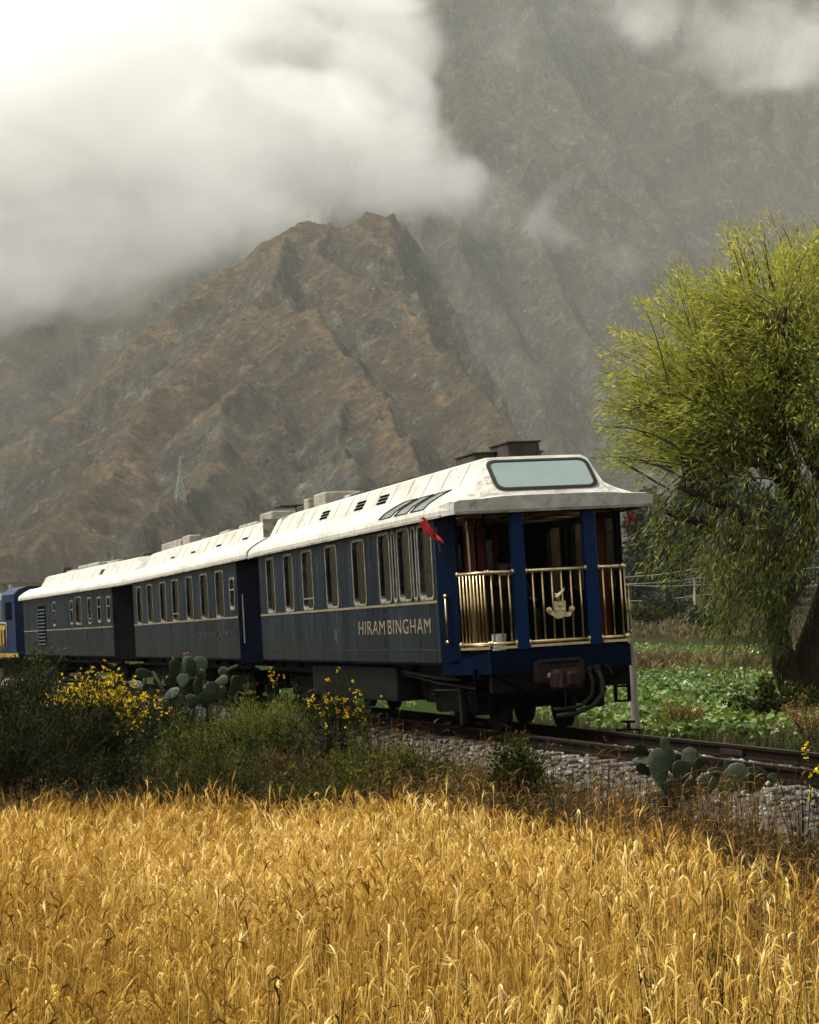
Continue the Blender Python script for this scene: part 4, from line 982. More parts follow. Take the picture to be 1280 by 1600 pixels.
def strew(name, label, cat, mat, X, Y, variants, scale, tint, seed=1):
    r = np.random.default_rng(seed); n = len(X); k = r.integers(0, len(variants), n); Z = ground_z(X, Y)-.02; parts = []
    for v, (tv, tf) in enumerate(variants):
        m = k == v; q = int(m.sum())
        if not q: continue
        rot = np.einsum('nij,njk->nik', rotz(r.uniform(0, 6.28, q)), rotx(r.normal(0, .12, q)))
        parts.append(scatter(tv, tf, np.stack([X[m], Y[m], Z[m]], -1), rot, scale[m][:, None]*np.ones((1, 3)), tint[m]))
    V, Fq, T = join(parts); o = np_mesh(name, V, Fq, mat, tint=T); tag(o, label, cat, kind='stuff'); return o
def verge_points(n, smin, smax, y0, y1, pw=1.0, over=-.3):
    Y = y0+(y1-y0)*rng.random(n)**pw; X = rng.uniform(-1, 1, n)*(.2*Y+1.5); s = s_of(X, Y)
    k = (s > smin) & (s < smax) & (Y > wheat_edge(X, Y)+over); return X[k], Y[k], s[k]
X, Y, s = verge_points(52000, -12, -2.35, 12, 62, 1.25)
px = 640+3200*X/Y
clump = fbm(X*.7+11, Y*.5, 4)
keep = rng.random(len(X)) < np.clip(.25+1.6*(clump-.32), .1, 1)*np.clip((-s-2.2)/.8, .15, 1)*np.where(px > 1000, .45, 1)
X, Y, s, px, clump = X[keep], Y[keep], s[keep], px[keep], clump[keep]; sel = rng.permutation(len(X))[:9500]; X, Y, s, px, clump = X[sel], Y[sel], s[sel], px[sel], clump[sel]
dry = fbm(X*.45+5, Y*.35+60, 3)+.16*(px > 560)
strew('grass', 'dark rank grass covering the embankment below the train', 'grass', M['grass_dark'], X, Y, [tuft_variant(k, 8, .30, .7, .35, .0075) for k in range(8)], .55+1.1*rng.random(len(X))*clump*1.4,
      np.clip((dry-.30)*1.6+rng.normal(0, .17, len(X)), 0, 1), 2)
X, Y, s = verge_points(90000, -7.0, -2.3, 10, 34, 1.0, -2.6); px = 640+3200*X/Y
d_ = np.clip((px-520)/160, 0, 1)*np.clip(fbm(X*.8+1, Y*.8+7, 3)*2.4-.55, .05, 1)*np.where(px > 1150, .8, 1)
keep = rng.random(len(X)) < d_*.8; X, Y = X[keep][:5800], Y[keep][:5800]
strew('dry_weeds', 'russet and straw coloured dry weeds between wheat and ballast', 'weeds', M['weed_dry'], X, Y, [stalk_variant(k, .95, 7, .18, .0050) for k in range(10)], .35+.75*rng.random(len(X)), np.clip(.15+.65*fbm(X*1.2+3, Y*1.2, 3)+rng.normal(0, .2, len(X)), 0, 1), 3)
# low leafy cover on the left of the embankment
X, Y, s = verge_points(26000, -11, -2.4, 18, 48, 1.2); px = 640+3200*X/Y
c_ = fbm(X*.6+91, Y*.5+2, 4); keep = rng.random(len(X)) < np.clip((c_-.42)*4, 0, 1)*np.where(px > 900, .3, 1); X, Y, c_ = X[keep][:3200], Y[keep][:3200], c_[keep][:3200]
strew('leafy_weeds', 'low leafy green weeds spread over the embankment', 'weeds', M['leaf_feather'], X, Y, [stalk_variant(40+k, .36, 10, .10, .015) for k in range(6)], .5+.9*rng.random(len(X)), np.clip(rng.normal(.28, .22, len(X)), 0, 1), 4)
X, Y, s = verge_points(16000, -5.2, -1.9, 27, 64, 1.0); px = 640+3200*X/Y; keep = (px < 590) & (rng.random(len(X)) < .75); X, Y = X[keep][:3400], Y[keep][:3400]
strew('tall_weeds', 'tall dark weeds hiding the ballast below the far carriages', 'weeds', M['leaf_bush'], X, Y, [stalk_variant(60+k, .85, 13, .17, .013) for k in range(6)], .55+.75*rng.random(len(X)), np.clip(rng.normal(.38, .25, len(X)), 0, 1), 14)
X, Y, s = verge_points(40000, -11, -2.6, 16, 44, 1.1, -.6); px = 640+3200*X/Y; keep = rng.random(len(X)) < np.clip((fbm(X*.7+20, Y*.6+31, 3)-.40)*2.6, 0.03, .8); X, Y = X[keep][:4200], Y[keep][:4200]
strew('dry_stalks', 'thin straw stalks standing among the dark verge plants', 'weeds', M['weed_dry'], X, Y, [stalk_variant(120+k, .58, 6, .13, .004) for k in range(8)], .4+.6*rng.random(len(X)), np.clip(rng.normal(.62, .25, len(X)), 0, 1), 15)
Yw_ = 7.5+9*rng.random(150); Xw_ = rng.uniform(-1, 1, 150)*(.2*Yw_+.6)
strew('field_weeds', 'scattered dark weeds poking out of the wheat', 'weeds', M['leaf_bush'], Xw_, Yw_, [stalk_variant(160+k, .84, 12, .09, .006) for k in range(8)], .8+.3*rng.random(150), np.clip(rng.normal(.4, .3, 150), 0, 1), 16)
# far verge: between the rails and the vegetable field
X = rng.uniform(1, 14, 9000); Y = rng.uniform(17, 60, 9000); s = s_of(X, Y); k = (s > 2.2) & (s < 4.6) & (np.abs(X/Y) < .26); X, Y = X[k], Y[k]
strew('verge_grass', 'straw and green grass on the far side of the rails', 'grass', leafmat('far_verge_grass', [(0, (.016, .022, .006)), (.5, (.045, .045, .014)), (.8, (.12, .085, .035)), (1, (.2, .14, .06))], .3), X, Y,
      [tuft_variant(70+k, 7, .34, .6, .35, .007) for k in range(6)], .5+.9*rng.random(len(X)), np.clip(.75*fbm(X*.7, Y*.7, 3)+rng.normal(.08, .2, len(X)), 0, 1), 5)

# ------------------------------------------------------------------ vegetable field beyond the track
def field():
    n = 5000; Y = 34+70*rng.random(n)**1.35; X = np.where(rng.random(n) < .86, rng.uniform(.09, .275, n), rng.uniform(-.10, .09, n))*Y; s = s_of(X, Y)
    k = (s > 4.0) & ~((Y > 73) & (Y < 80)) & (Y < 101); X, Y = X[k], Y[k]; n = len(X); Z = ground_z(X, Y)
    m = 13; a = rng.uniform(0, 6.28, (n, m)); rad = rng.uniform(.02, .30, (n, m)); hh = rng.uniform(.10, .42, (n, m))*(1-.5*rad/.3)
    hh *= np.clip(.6+.9*fbm(X*.5, Y*.5, 3), .5, 1.4)[:, None]
    P = np.stack([X[:, None]+rad*np.cos(a), Y[:, None]+rad*np.sin(a), Z[:, None]+hh], -1).reshape(-1, 3)
    D = np.stack([np.cos(a), np.sin(a), rng.uniform(-.5, .5, (n, m))], -1).reshape(-1, 3)
    T = np.clip(np.repeat(.25+.5*fbm(X*.35+5, Y*.35, 3), m)+rng.normal(0, .22, n*m), 0, 1)
    V, Fq, T = leaves(P, D, rng.uniform(.09, .17, n*m), rng.uniform(.07, .12, n*m), T)
    o = np_mesh('potato_plants', V, Fq, leafmat('potato_leaf', [(0, (.018, .036, .005)), (.5, (.068, .115, .014)), (.85, (.165, .235, .040)), (1, (.33, .39, .12))], .35, .4, .4), tint=T)
    tag(o, 'bright green leafy potato crop in the field behind the train', 'crop', kind='stuff')
    # brown grassy bank and rubble slope behind the field
    n = 1300; Y = np.where(rng.random(n) < .55, rng.uniform(73, 80, n), rng.uniform(100, 150, n)); X = rng.uniform(.08, .26, n)*Y
    strew('bank_grass', 'pale dry grass on the bank behind the green field', 'grass', leafmat('bank_straw', [(0, (.045, .040, .018)), (.5, (.085, .070, .030)), (1, (.15, .115, .055))]), X, Y, [tuft_variant(90+k, 9, .5, .8, .3, .03) for k in range(5)], .7+.8*rng.random(n), np.clip(rng.normal(.62, .22, n), 0, 1), 6)
field()

# ------------------------------------------------------------------ bushes
def bush(name, label, cat, px, Y, base_dz, rx, ry, h, nbr, nleaf, llen, lwid, mat, tint=(.45, .2), up=.5, stemr=.012, lean=0.0, group=None, tmpl=LEAF4):
    """branching bush: stems from one foot, leaves in clumps along and round them"""
    x = (px-640)/F_PX*Y; z = gz(x, Y)+base_dz; e = empty(name, (x, Y, z), (0, 0, 0), label, cat, group)
    sm = MB(); P = []; D = []; T = []
    for b in range(nbr):
        a = rng.uniform(0, 6.28); rr = math.sqrt(rng.random()); tip = np.array([rx*rr*math.cos(a)+lean*h, ry*rr*math.sin(a), h*(1-.45*rr**2)*rng.uniform(.65, 1.05)])
        mid = tip*np.array([.35, .35, .55])+rng.normal(0, .04, 3)*h
        pts = [(1-t)**2*np.zeros(3)+2*t*(1-t)*mid+t*t*tip for t in np.linspace(0, 1, 6)]
        sm.tube(pts, [stemr*(1-.8*t)+.001 for t in np.linspace(0, 1, 6)], 4, False)
        n = nleaf//nbr; t = .30+.70*rng.random(n)**.7
        c = (1-t)[:, None]**2*0+2*(t*(1-t))[:, None]*mid+(t*t)[:, None]*tip
        off = unit(n)*(rng.random(n)**.6*.13*max(rx, h)*(1.15-.5*t))[:, None]; P.append(c+off)
        dd = off/(np.linalg.norm(off, axis=1, keepdims=True)+1e-6)+np.array([0, 0, up])+rng.normal(0, .35, (n, 3)); D.append(dd)
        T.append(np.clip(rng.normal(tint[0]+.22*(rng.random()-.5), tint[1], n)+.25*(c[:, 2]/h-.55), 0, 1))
    sm.obj('stems', M['stem'], e)
    P, D, T = np.concatenate(P), np.concatenate(D), np.concatenate(T); P[:, 2] = np.maximum(P[:, 2], .02); n = len(P)
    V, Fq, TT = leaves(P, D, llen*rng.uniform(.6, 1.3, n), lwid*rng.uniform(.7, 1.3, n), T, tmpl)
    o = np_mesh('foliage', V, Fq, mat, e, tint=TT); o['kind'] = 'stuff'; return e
def broom(label, px, Y, base_dz, rx, h, nst, nfl, fl_zone, fl_size=.035, lean=0.0, fl_px=None):
    """broom: a sheaf of thin green rods, yellow pea flowers on the upper rods"""
    x = (px-640)/F_PX*Y; z = gz(x, Y)+base_dz; e = empty('broom_bush', (x, Y, z), (0, 0, 0), label, 'bush')
    parts = []; T = []; tips = []
    for i in range(nst):
        a = rng.uniform(0, 6.28); rr = rng.random()**.6; q = np.array([rx*rr*math.cos(a), rx*.8*rr*math.sin(a), 0]); hh = h*(1.02-.38*rr)*rng.uniform(.55, 1.0)
        tip = q*rng.uniform(.8, 1.1)+np.array([lean*hh, 0, hh]); b = q*.12; mid = b+(tip-b)*np.array([.30, .30, .55])
        pts = [b, (b+mid)/2+rng.normal(0, .01, 3), mid, (mid+tip)/2+np.array([0, 0, .02]), tip]; sd = rng.normal(size=3); sd /= np.linalg.norm(sd)
        v, f = ribbon(pts, [.006, .005, .0045, .0035, .002], sd); parts.append((v, f)); T += [np.full(len(v), np.clip(rng.normal(.4, .22), 0, 1))]; tips.append((mid, tip))
        for k in range(3):
            t = rng.uniform(.45, .95); s = mid+(tip-mid)*t*.9; en = s+np.array([rng.normal(0, .05), rng.normal(0, .05), rng.uniform(.08, .2)])*h*.8
            v, f = ribbon([s, (s+en)/2, en], [.0032, .0028, .0012], sd); parts.append((v, f)); T.append(np.full(len(v), np.clip(rng.normal(.55, .25), 0, 1))); tips.append((s, en))
    V, Fq = glue(parts); o = np_mesh('rods', V, Fq, M['broom_stem'], e, tint=np.concatenate(T)); o['kind'] = 'stuff'
    cand = [t for t in tips if fl_zone(t[1]/np.array([rx, rx, h]))]; rng.shuffle(cand)
    P = []; D = []
    for i in range(nfl):
        a, b = cand[i % len(cand)]
        for k in range(rng.integers(1, 4)):
            t = rng.uniform(.45, 1.02); c = a+(b-a)*t+rng.normal(0, .012, 3)
            for j in range(4): P.append(c+rng.normal(0, .008, 3)); D.append(rng.normal(size=3)+np.array([0, -.4, .4]))
    P = np.array(P); D = np.array(D); n = len(P); V, Fq, TT = leaves(P, D, fl_size*rng.uniform(.7, 1.2, n), fl_size*.8*rng.uniform(.7, 1.2, n), rng.random(n))
    o = np_mesh('flowers', V, Fq, M['flower'], e, tint=TT); o['kind'] = 'stuff'; return e
broom('large broom bush thick with yellow flowers in front of the far carriage', 150, 34, 0, 1.25, 2.05, 900, 420, lambda p: p[2] > .66 or (p[0] > .35 and p[2] > .42 and rng.random() < .5), .030, .04)
broom('small broom bush with yellow flowers before the gold lettering', 528, 30, 0, .70, 1.66, 300, 62, lambda p: p[2] > .45 and rng.random() < .6, .032)
broom('sparse broom sprigs with a few yellow flowers at the right edge', 1252, 15.4, 0, .36, 1.55, 34, 10, lambda p: p[2] > .62, .030, .02)
broom('thin broom shoot with pale flowers at the gap between carriages', 428, 36, 0, .28, 1.75, 22, 8, lambda p: p[2] > .7, .030)
bush('shrub', 'tall dark straggling shrub at the far left edge', 'bush', 22, 31, 0, .85, .8, 2.10, 42, 6240, .085, .018, M['leaf_bush'], (.42, .22), .9)
bush('shrub', 'olive green bush in front of the locomotive', 'bush', 60, 42, 0, .9, .8, 2.36, 30, 4320, .09, .03, M['leaf_bush'], (.55, .2), .6)
bush('shrub', 'feathery bright green shrub below the middle carriage beside the cactus', 'bush', 400, 33, 0, .85, .7, 1.47, 46, 7440, .070, .013, M['leaf_feather'], (.82, .2), .9)
bush('shrub', 'feathery green shrub low in the verge left of centre', 'bush', 318, 28, 0, .95, .7, 1.08, 40, 6000, .065, .012, M['leaf_feather'], (.58, .22), .8)
bush('shrub', 'dark leafy shrub under the flowering broom bush', 'bush', 175, 28.5, 0, 1.1, .7, 0.93, 36, 5040, .06, .02, M['leaf_bush'], (.30, .2), .7)
bush('shrub', 'dense dark green shrub on the ballast edge below the coupler', 'bush', 802, 20.6, 0, .40, .36, 1.15, 44, 6912, .058, .028, M['leaf_bush'], (.52, .2), .6)
bush('shrub', 'low green shrub with pale shoots beside the gravel', 'bush', 700, 22.5, 0, .55, .4, 0.85, 30, 3600, .050, .020, M['leaf_feather'], (.55, .22), .6)
bush('shrub', 'dark twiggy shrub spreading at the right edge above the wheat', 'bush', 1258, 12.9, 0, .52, .5, 0.99, 60, 3600, .045, .010, M['leaf_bush'], (.28, .2), .6)
bush('shrub', 'low dark scrub under the lone prickly pear', 'bush', 1090, 14.9, 0, .62, .4, 0.57, 36, 3360, .045, .011, M['leaf_bush'], (.25, .2), .5)
bush('shrub', 'small dark scrub right of the dry weeds', 'bush', 930, 16.4, 0, .5, .4, 0.81, 30, 2160, .05, .009, M['weed_dry'], (.25, .2), .9)
bush('shrub', 'green scrub patch at the foot of the embankment in mid frame', 'bush', 560, 24.5, 0, .9, .5, 0.88, 36, 5040, .055, .016, M['leaf_feather'], (.52, .22), .7)
bush('shrub', 'dry russet scrub among the dark verge left of the gravel', 'bush', 470, 27.5, 0, .7, .5, 1.05, 36, 2640, .07, .008, M['weed_dry'], (.42, .25), 1.2)
bush('shrub', 'leafy dark bush growing round the willow trunk foot', 'bush', 1215, 38, 0, 1.1, .8, .95, 30, 3200, .085, .05, M['leaf_bush'], (.55, .22), .5)
bush('shrub', 'rusty brown dry bush behind the rails near the leaning post', 'bush', 1062, 35, 0, .62, .5, .72, 40, 2600, .09, .007, M['weed_dry'], (.55, .2), 1.5)
bush('shrub', 'straw coloured umbel weeds at the right edge behind the rails', 'bush', 1262, 31, 0, .8, .6, .85, 40, 2200, .06, .010, M['weed_dry'], (.75, .2), .9)

for (px, Y, h, rx, n, ll, lw, mt_, tn, up, lab) in (
    (232, 37, 1.15, .95, 3600, .075, .02, 'leaf_bush', .40, .6, 'dark bush between the flowering broom and the cactus clump'),
    (92, 30, 1.30, 1.05, 4600, .08, .018, 'leaf_bush', .36, .9, 'dense dark bush left of the large flowering broom'),
    (8, 26.5, 1.15, .9, 3600, .08, .018, 'leaf_bush', .30, .9, 'shadowy bush at the left edge above the wheat'),
    (300, 31, .85, .9, 3600, .06, .014, 'leaf_feather', .55, .8, 'olive shrub directly below the cactus clump'),
    (446, 31.5, 1.05, .80, 4200, .065, .013, 'leaf_feather', .80, .9, 'yellow-green shrub between cactus and small broom'),
    (352, 26.5, .70, .85, 3200, .06, .012, 'leaf_feather', .50, .8, 'olive scrub in the dark verge below the middle carriage'),
    (250, 24.6, .55, .9, 2800, .055, .014, 'leaf_bush', .34, .7, 'low dark scrub just above the wheat left of centre'),
    (486, 24.6, .62, .8, 2800, .055, .012, 'leaf_feather', .58, .9, 'grassy green scrub under the small broom bush'),
    (628, 23.4, .62, .7, 3000, .055, .015, 'leaf_feather', .52, .8, 'green scrub at the left end of the bare ballast'),
    (745, 20.8, .52, .5, 2400, .05, .016, 'leaf_bush', .45, .6, 'small leafy bush on the ballast foot left of the dense shrub'),
    (596, 25.4, .78, .75, 3000, .06, .014, 'leaf_feather', .60, .8, 'bright green scrub right of the small flowering broom'),
    (668, 23.0, .62, .60, 2600, .055, .018, 'leaf_bush', .62, .7, 'leafy green bush in front of the gravel below the equipment box'),
    (724, 20.2, .58, .60, 2400, .06, .008, 'weed_dry', .62, 1.1, 'straw coloured dry bush left of the dense dark shrub'),
    (848, 19.2, .52, .50, 2400, .055, .018, 'leaf_bush', .60, .7, 'green bush touching the dense dark shrub on its right'),
    (880, 17.6, .50, .55, 2000, .06, .008, 'weed_dry', .36, 1.1, 'russet scrub between the dense shrub and the lone cactus'),
    (1010, 15.4, .48, .45, 1800, .05, .008, 'weed_dry', .30, 1.1, 'dark russet scrub at the left foot of the lone cactus'),
    (1170, 14.6, .50, .5, 2200, .045, .010, 'leaf_bush', .30, .7, 'low dark bush right of the lone cactus')):
    bush('shrub', lab, 'bush', px, Y, 0, rx*(1.35 if 600 < px < 800 else 1.1), rx*.8, h*(1.38 if px < 600 else 1.75), 44, int(n*(1.8 if 600 < px < 800 else 1.25)), ll, lw, M[mt_], (tn, .22), up)

# ------------------------------------------------------------------ prickly pears: every pad a part
def pad_mesh(k):
    r = np.random.default_rng(40+k); bm = bmesh.new(); bmesh.ops.create_uvsphere(bm, u_segments=12, v_segments=8, radius=1.0)
    for v in bm.verts:
        x, y, z = v.co; wz = .5*(z+1); w_ = (.42+.72*wz-.16*wz*wz)
        v.co = Vector((x*w_*(1.02+.05*math.sin(3*z+k*2)+.04*math.sin(5*z+x*2+k)), y*.10*(.7+.4*w_)+.10*x*x*(.5 if k % 2 else -.5)+.05*math.sin(2*z+k), z+1))
    me = bpy.data.meshes.new('pad'); bm.to_mesh(me); bm.free(); me.polygons.foreach_set('use_smooth', [True]*len(me.polygons)); me.materials.append(M['pad']); return me
def padmat():
    t = NT('prickly_pear_skin'); n1 = t.noise(3, 5, .6); vo = t.n('ShaderNodeTexVoronoi'); vo.inputs['Scale'].default_value = 13; t.l(t.tc(), vo.inputs['Vector'])
    c = t.mix(t.ramp(n1, [(.35, 0), (.7, 1)]), (.009, .016, .006), (.022, .035, .013)); c = t.mix(t.ramp(vo.outputs['Distance'], [(.05, .8), (.11, 0)]), c, (.10, .09, .055))
    c = t.mix(t.ramp(t.noise(1.1, 4, .6), [(.55, 0), (.68, .85)]), c, (.070, .055, .028)); t.set(c, .55, 0, .22); t.bump(n1, .25, .06); return t.m
M['pad'] = padmat(); PADS = [pad_mesh(k) for k in range(5)]
M['fruit'] = two('cactus_fruit', (.30, .055, .03), (.42, .16, .05), 8, .5); M['cactus_trunk'] = two('cactus_trunk', (.020, .017, .010), (.042, .034, .022), 8, .9, .4, spec=.1)
def cactus(label, crop, Y, pads, foot, fruits, stems, dY):
    ox, oy, k = crop; b = at(ox+foot[0]*k, oy+foot[1]*k, Y); zb = gz(b.x, b.y)
    e = empty('prickly_pear', (b.x, b.y, zb), (0, 0, 0), label, 'cactus')
    for i, (cx, cy_, w_, h_, ang) in enumerate(pads):
        y = Y+rng.uniform(-dY, dY); c = at(ox+cx*k, oy+cy_*k, y); px_m = y/F_PX
        g_ = 1.12 if Y > 30 else .98; hh = h_*k*px_m*g_; ww = w_*k*px_m*g_*1.04; flat = ww > hh*1.25
        if flat: hh, ww, ang = ww, hh, ang+(72 if i % 2 else -72)
        yaw = rng.uniform(-.5, .5); o = bpy.data.objects.new('pad', PADS[i % 5]); COL.objects.link(o); o.parent = e
        R3 = Matrix.Rotation(R(ang), 3, 'Y') @ Matrix.Rotation(yaw, 3, 'Z') @ Matrix.Rotation(rng.uniform(-.15, .25) + (.5 if flat else 0), 3, 'X')
        o.rotation_euler = R3.to_euler(); sz = hh/2; sx = max(ww/2, hh*.27)/.92
        sx *= 1.12; o.scale = (sx, sz*.75, sz); o.location = Vector((c.x-b.x, c.y-b.y, c.z-zb)) - R3 @ Vector((0, 0, sz))
    for (cx, cy_) in fruits:
        y = Y-dY*.6; c = at(ox+cx*k, oy+cy_*k, y); MB().lathe([(.005, -.02), (.012, -.01), (.014, .007), (.008, .02)], (c.x-b.x, c.y-b.y, c.z-zb), (.1, 0, 1), 8).obj('fruit', M['fruit'], e, True)
    for st in stems:
        pts = [at(ox+cx*k, oy+cy_*k, Y+.05) for cx, cy_ in st]; MB().tube([(p.x-b.x, p.y-b.y, p.z-zb) for p in pts], [.040*(1-.3*i/len(pts)) for i in range(len(pts))], 8).obj('trunk', M['cactus_trunk'], e, True)
    return e
cactus('wide clump of prickly pear in front of the middle carriage', (180, 1000, 220/1280), 37.5,
       [(265,305,150,62,-15),(185,405,150,75,40),(540,275,64,190,0),(640,225,60,140,5),(690,245,52,180,-4),(768,245,135,175,14),(615,370,130,115,0),(760,320,175,66,0),(515,395,150,92,25),(510,495,170,92,0),(642,462,84,155,-22),(752,432,72,150,4),(690,405,62,95,0),(960,378,172,84,8),(990,300,104,104,0),(1095,412,112,172,20),(320,525,150,100,0),(460,602,182,84,0),(500,660,150,64,5),(430,705,140,54,-8),(1205,440,130,80,0),(880,450,120,130,-12),(570,560,120,130,0),(700,560,120,120,20),(820,540,110,150,0),(960,480,130,110,-20)],
       (620, 880), [(658,122),(630,130),(733,340),(705,338),(815,432),(845,385),(525,165),(965,430),(470,340)],
       [[(620, 900), (560, 640), (440, 460), (340, 285)], [(640, 900), (700, 700), (720, 560)], [(840, 900), (838, 640), (835, 470)], [(870, 900), (850, 600)], [(1020, 285), (1060, 260), (1120, 235)], [(240, 520), (265, 420), (272, 345)]], .45)
cactus('lone prickly pear growing beside the ballast and rails at right', (840, 960, .34375), 17.2,
       [(475,620,90,62,20),(470,665,84,52,30),(482,706,92,48,20),(555,700,92,190,-4),(600,660,44,135,-12),(652,722,92,125,8),(690,655,84,105,18),(728,700,62,112,12),(618,802,92,115,-24),(480,905,92,104,-10),(775,775,92,92,10),(808,742,104,66,0),(890,748,120,170,52),(985,756,125,135,20),(1070,746,52,52,0),(612,860,72,92,-30),(860,690,18,62,4),(585,602,20,92,-18),(540,860,90,120,10),(575,940,90,110,-10),(700,800,90,110,25)],
       (585, 1010), [], [[(580, 1030), (575, 900), (565, 800)]], .14)

# ------------------------------------------------------------------ willow
def willow():
    Yw = 46.0; foot = at(1258, 1095, Yw); fz = gz(foot.x, Yw); e = empty('willow_tree', (foot.x, Yw, fz), (0, 0, 0), 'big yellow-green willow leaning over the field at the right', 'tree')
    r = np.random.default_rng(21); org = np.array([foot.x, Yw, fz])
    def w2l(px, py, dy=0): p = at(px, py, Yw+dy); return np.array(p)-org
    tk = MB()
    main = [w2l(1268, 1125), w2l(1262, 1080), w2l(1272, 1020), w2l(1300, 940), w2l(1320, 860)]
    tk.tube(main, [.62, .50, .44, .40, .36], 12)
    tk.tube([w2l(1255, 1110), w2l(1228, 1050, -.2), w2l(1215, 980, -.3), w2l(1235, 900, -.3), w2l(1262, 820)], [.36, .30, .26, .22, .18], 10)
    # stout limbs
    forks = []
    limbs = [[(1320, 860, 0), (1300, 780, 0), (1255, 700, -.5), (1200, 600, -.8)], [(1320, 860, 0), (1330, 760, .5), (1320, 640, .5), (1290, 500, .3)], [(1262, 820, 0), (1230, 760, -.6), (1170, 700, -1.0), (1110, 640, -1.2)],
             [(1262, 820, 0), (1240, 740, .6), (1180, 640, 1.0), (1130, 540, 1.2)], [(1320, 860, 0), (1370, 780, 0), (1420, 660, 0), (1450, 540, 0)], [(1320, 860, 0), (1360, 760, -1), (1360, 640, -1.8), (1350, 520, -2)], [(1235, 900, -.3), (1190, 830, -.8), (1130, 790, -1.2), (1060, 760, -1.5)], [(1300, 940, 0), (1380, 860, .5), (1460, 780, 1), (1520, 680, 1)],
             [(1235, 900, -.3), (1150, 850, -.9), (1090, 815, -1.2), (1040, 800, -1.3)], [(1262, 820, 0), (1225, 700, -1.6), (1215, 600, -2.2), (1225, 480, -2.4)], [(1320, 860, 0), (1300, 700, 1.6), (1240, 560, 2.2), (1220, 440, 2.4)]]
    for L_ in limbs:
        pts = [w2l(*q) for q in L_]; tk.tube(pts, [.20, .15, .11, .06], 7); forks.append(pts)
    tk.obj('trunk', two('willow_bark', (.018, .011, .007), (.040, .026, .016), 5, .95, .9, stretch=(3, 3, .5), spec=.08, dist=.04), e, True)
    # crown: long shoots springing from the limbs towards an uneven outer surface, each carrying drooping narrow leaves
    C = w2l(1310, 600); RX, RZ, RYd = 5.55, 3.95, 4.2
    br = MB(); P = []; D = []; T = []
    nsh = 1150; shoots = []
    for i in range(nsh):
        u = r.normal(size=3); u /= np.linalg.norm(u)
        if u[2] < -.72: u[2] *= -.4
        if r.random() < .62: u[1] = -abs(u[1])
        rad = r.uniform(.62, 1.0)**.7; bump_ = .86+.30*(fbm(np.array([u[0]*2.2+9]), np.array([u[2]*2.2+u[1]*1.7+4]), 3)[0]-.3)
        tip = C+u*np.array([RX, RYd, RZ if u[2] > 0 else 3.1])*rad*bump_
        fk = forks[int(np.argmin([np.linalg.norm(f[3]-tip) for f in forks]))]; t0 = r.uniform(.35, 1); seg = min(2, int(t0*3)); st = fk[seg]+(fk[seg+1]-fk[seg])*(t0*3-seg)
        shoots.append((st, tip, u, 1.0))
    for i in range(70):                              # upright leaders breaking the skyline
        px = r.uniform(985, 1420); top = np.interp(px, [960, 1000, 1060, 1110, 1190, 1280, 1420], [520, 470, 405, 375, 335, 318, 330])+r.uniform(-8, 110); dy = r.normal(0, 1.4)
        tip = w2l(px, top, dy); st = tip+np.array([r.uniform(.2, .8), 0, -r.uniform(1.2, 2.2)]); shoots.append((st, tip, np.array([-.25, 0, 1.0]), .6))
    for i in range(74):                              # hanging curtain under the crown, left of the trunk
        px = r.uniform(1115, 1245); py0 = r.uniform(790, 960); dy = r.uniform(-2.2, .5); st = w2l(px+r.uniform(0, 60), py0-40, dy); tip = w2l(px-r.uniform(0, 30), min(1085, py0+r.uniform(40, 130)), dy-.2); shoots.append((st, tip, np.array([-.4, 0, -1.0]), .8))
    for i in range(48):                              # loose sprays hanging in front of the stems
        px = r.uniform(1130, 1300); py0 = r.uniform(690, 880); st = w2l(px+r.uniform(-20, 40), py0-40, -2.2); tip = w2l(px-r.uniform(-10, 40), py0+r.uniform(30, 100), -2.6); shoots.append((st, tip, np.array([-.4, 0, -1.0]), .55))
    for i in range(24):
        px = r.uniform(1010, 1120); py0 = r.uniform(740, 830); st = w2l(px+60, py0-30, -1); tip = w2l(px-20, py0+r.uniform(20, 120), -1.3); shoots.append((st, tip, np.array([-.5, 0, -1.0]), .55))
    for i in range(95):                              # full lower left side of the crown
        px = r.uniform(935, 1090); py0 = r.uniform(585, 725); dy = r.normal(-.6, 1.2); tip = w2l(px, py0, dy); st = tip+np.array([r.uniform(.9, 1.9), 0, r.uniform(-.7, .0)]); shoots.append((st, tip, np.array([-1.0, 0, .4]), .9))
    for (st, tip, u, dens) in shoots:
        ln = np.linalg.norm(tip-st); mid = (st+tip)/2+np.array([0, 0, .12*ln])+r.normal(0, .08, 3)*ln
        ts = np.linspace(0, 1, 6); pts = [(1-t)**2*st+2*t*(1-t)*mid+t*t*tip for t in ts]; br.tube(pts, [.028, .022, .017, .012, .008, .003], 3, False)
        n = int((26+30*ln)*dens*1.22); n = min(n, 180); t = 1-.75*r.random(n)**1.25; nd = max(4, int(ln*5)); t = np.clip(np.round(t*nd)/nd+r.normal(0, .018, n), .15, 1.0); c = (1-t)[:, None]**2*st+2*(t*(1-t))[:, None]*mid+(t*t)[:, None]*tip
        tan = tip-mid; tan = tan/(np.linalg.norm(tan)+1e-6)
        off = r.normal(size=(n, 3))*(.26*(1.08-t)[:, None]+.06); c = c+off; P.append(c)
        dd = tan*.75+.55*off/(np.linalg.norm(off, axis=1, keepdims=True)+1e-6)+np.array([-.15, 0, .05])+r.normal(0, .38, (n, 3)); dd[:, 2] -= .25*(u[2] < .3); D.append(dd)
        hgt = np.clip((c[:, 2]-2.0)/8.5, 0, 1); base = .26+.44*hgt+.30*(r.random()-.5)-.12*(np.clip((c[:, 0]-C[0])/5, -1, 1)); T.append(np.clip(base+r.normal(0, .12, n), 0, 1))  # tint lighter towards top and left: sunlight on the crown put into leaf colour
    br.obj('branches', M['stem'], e)['kind'] = 'stuff'
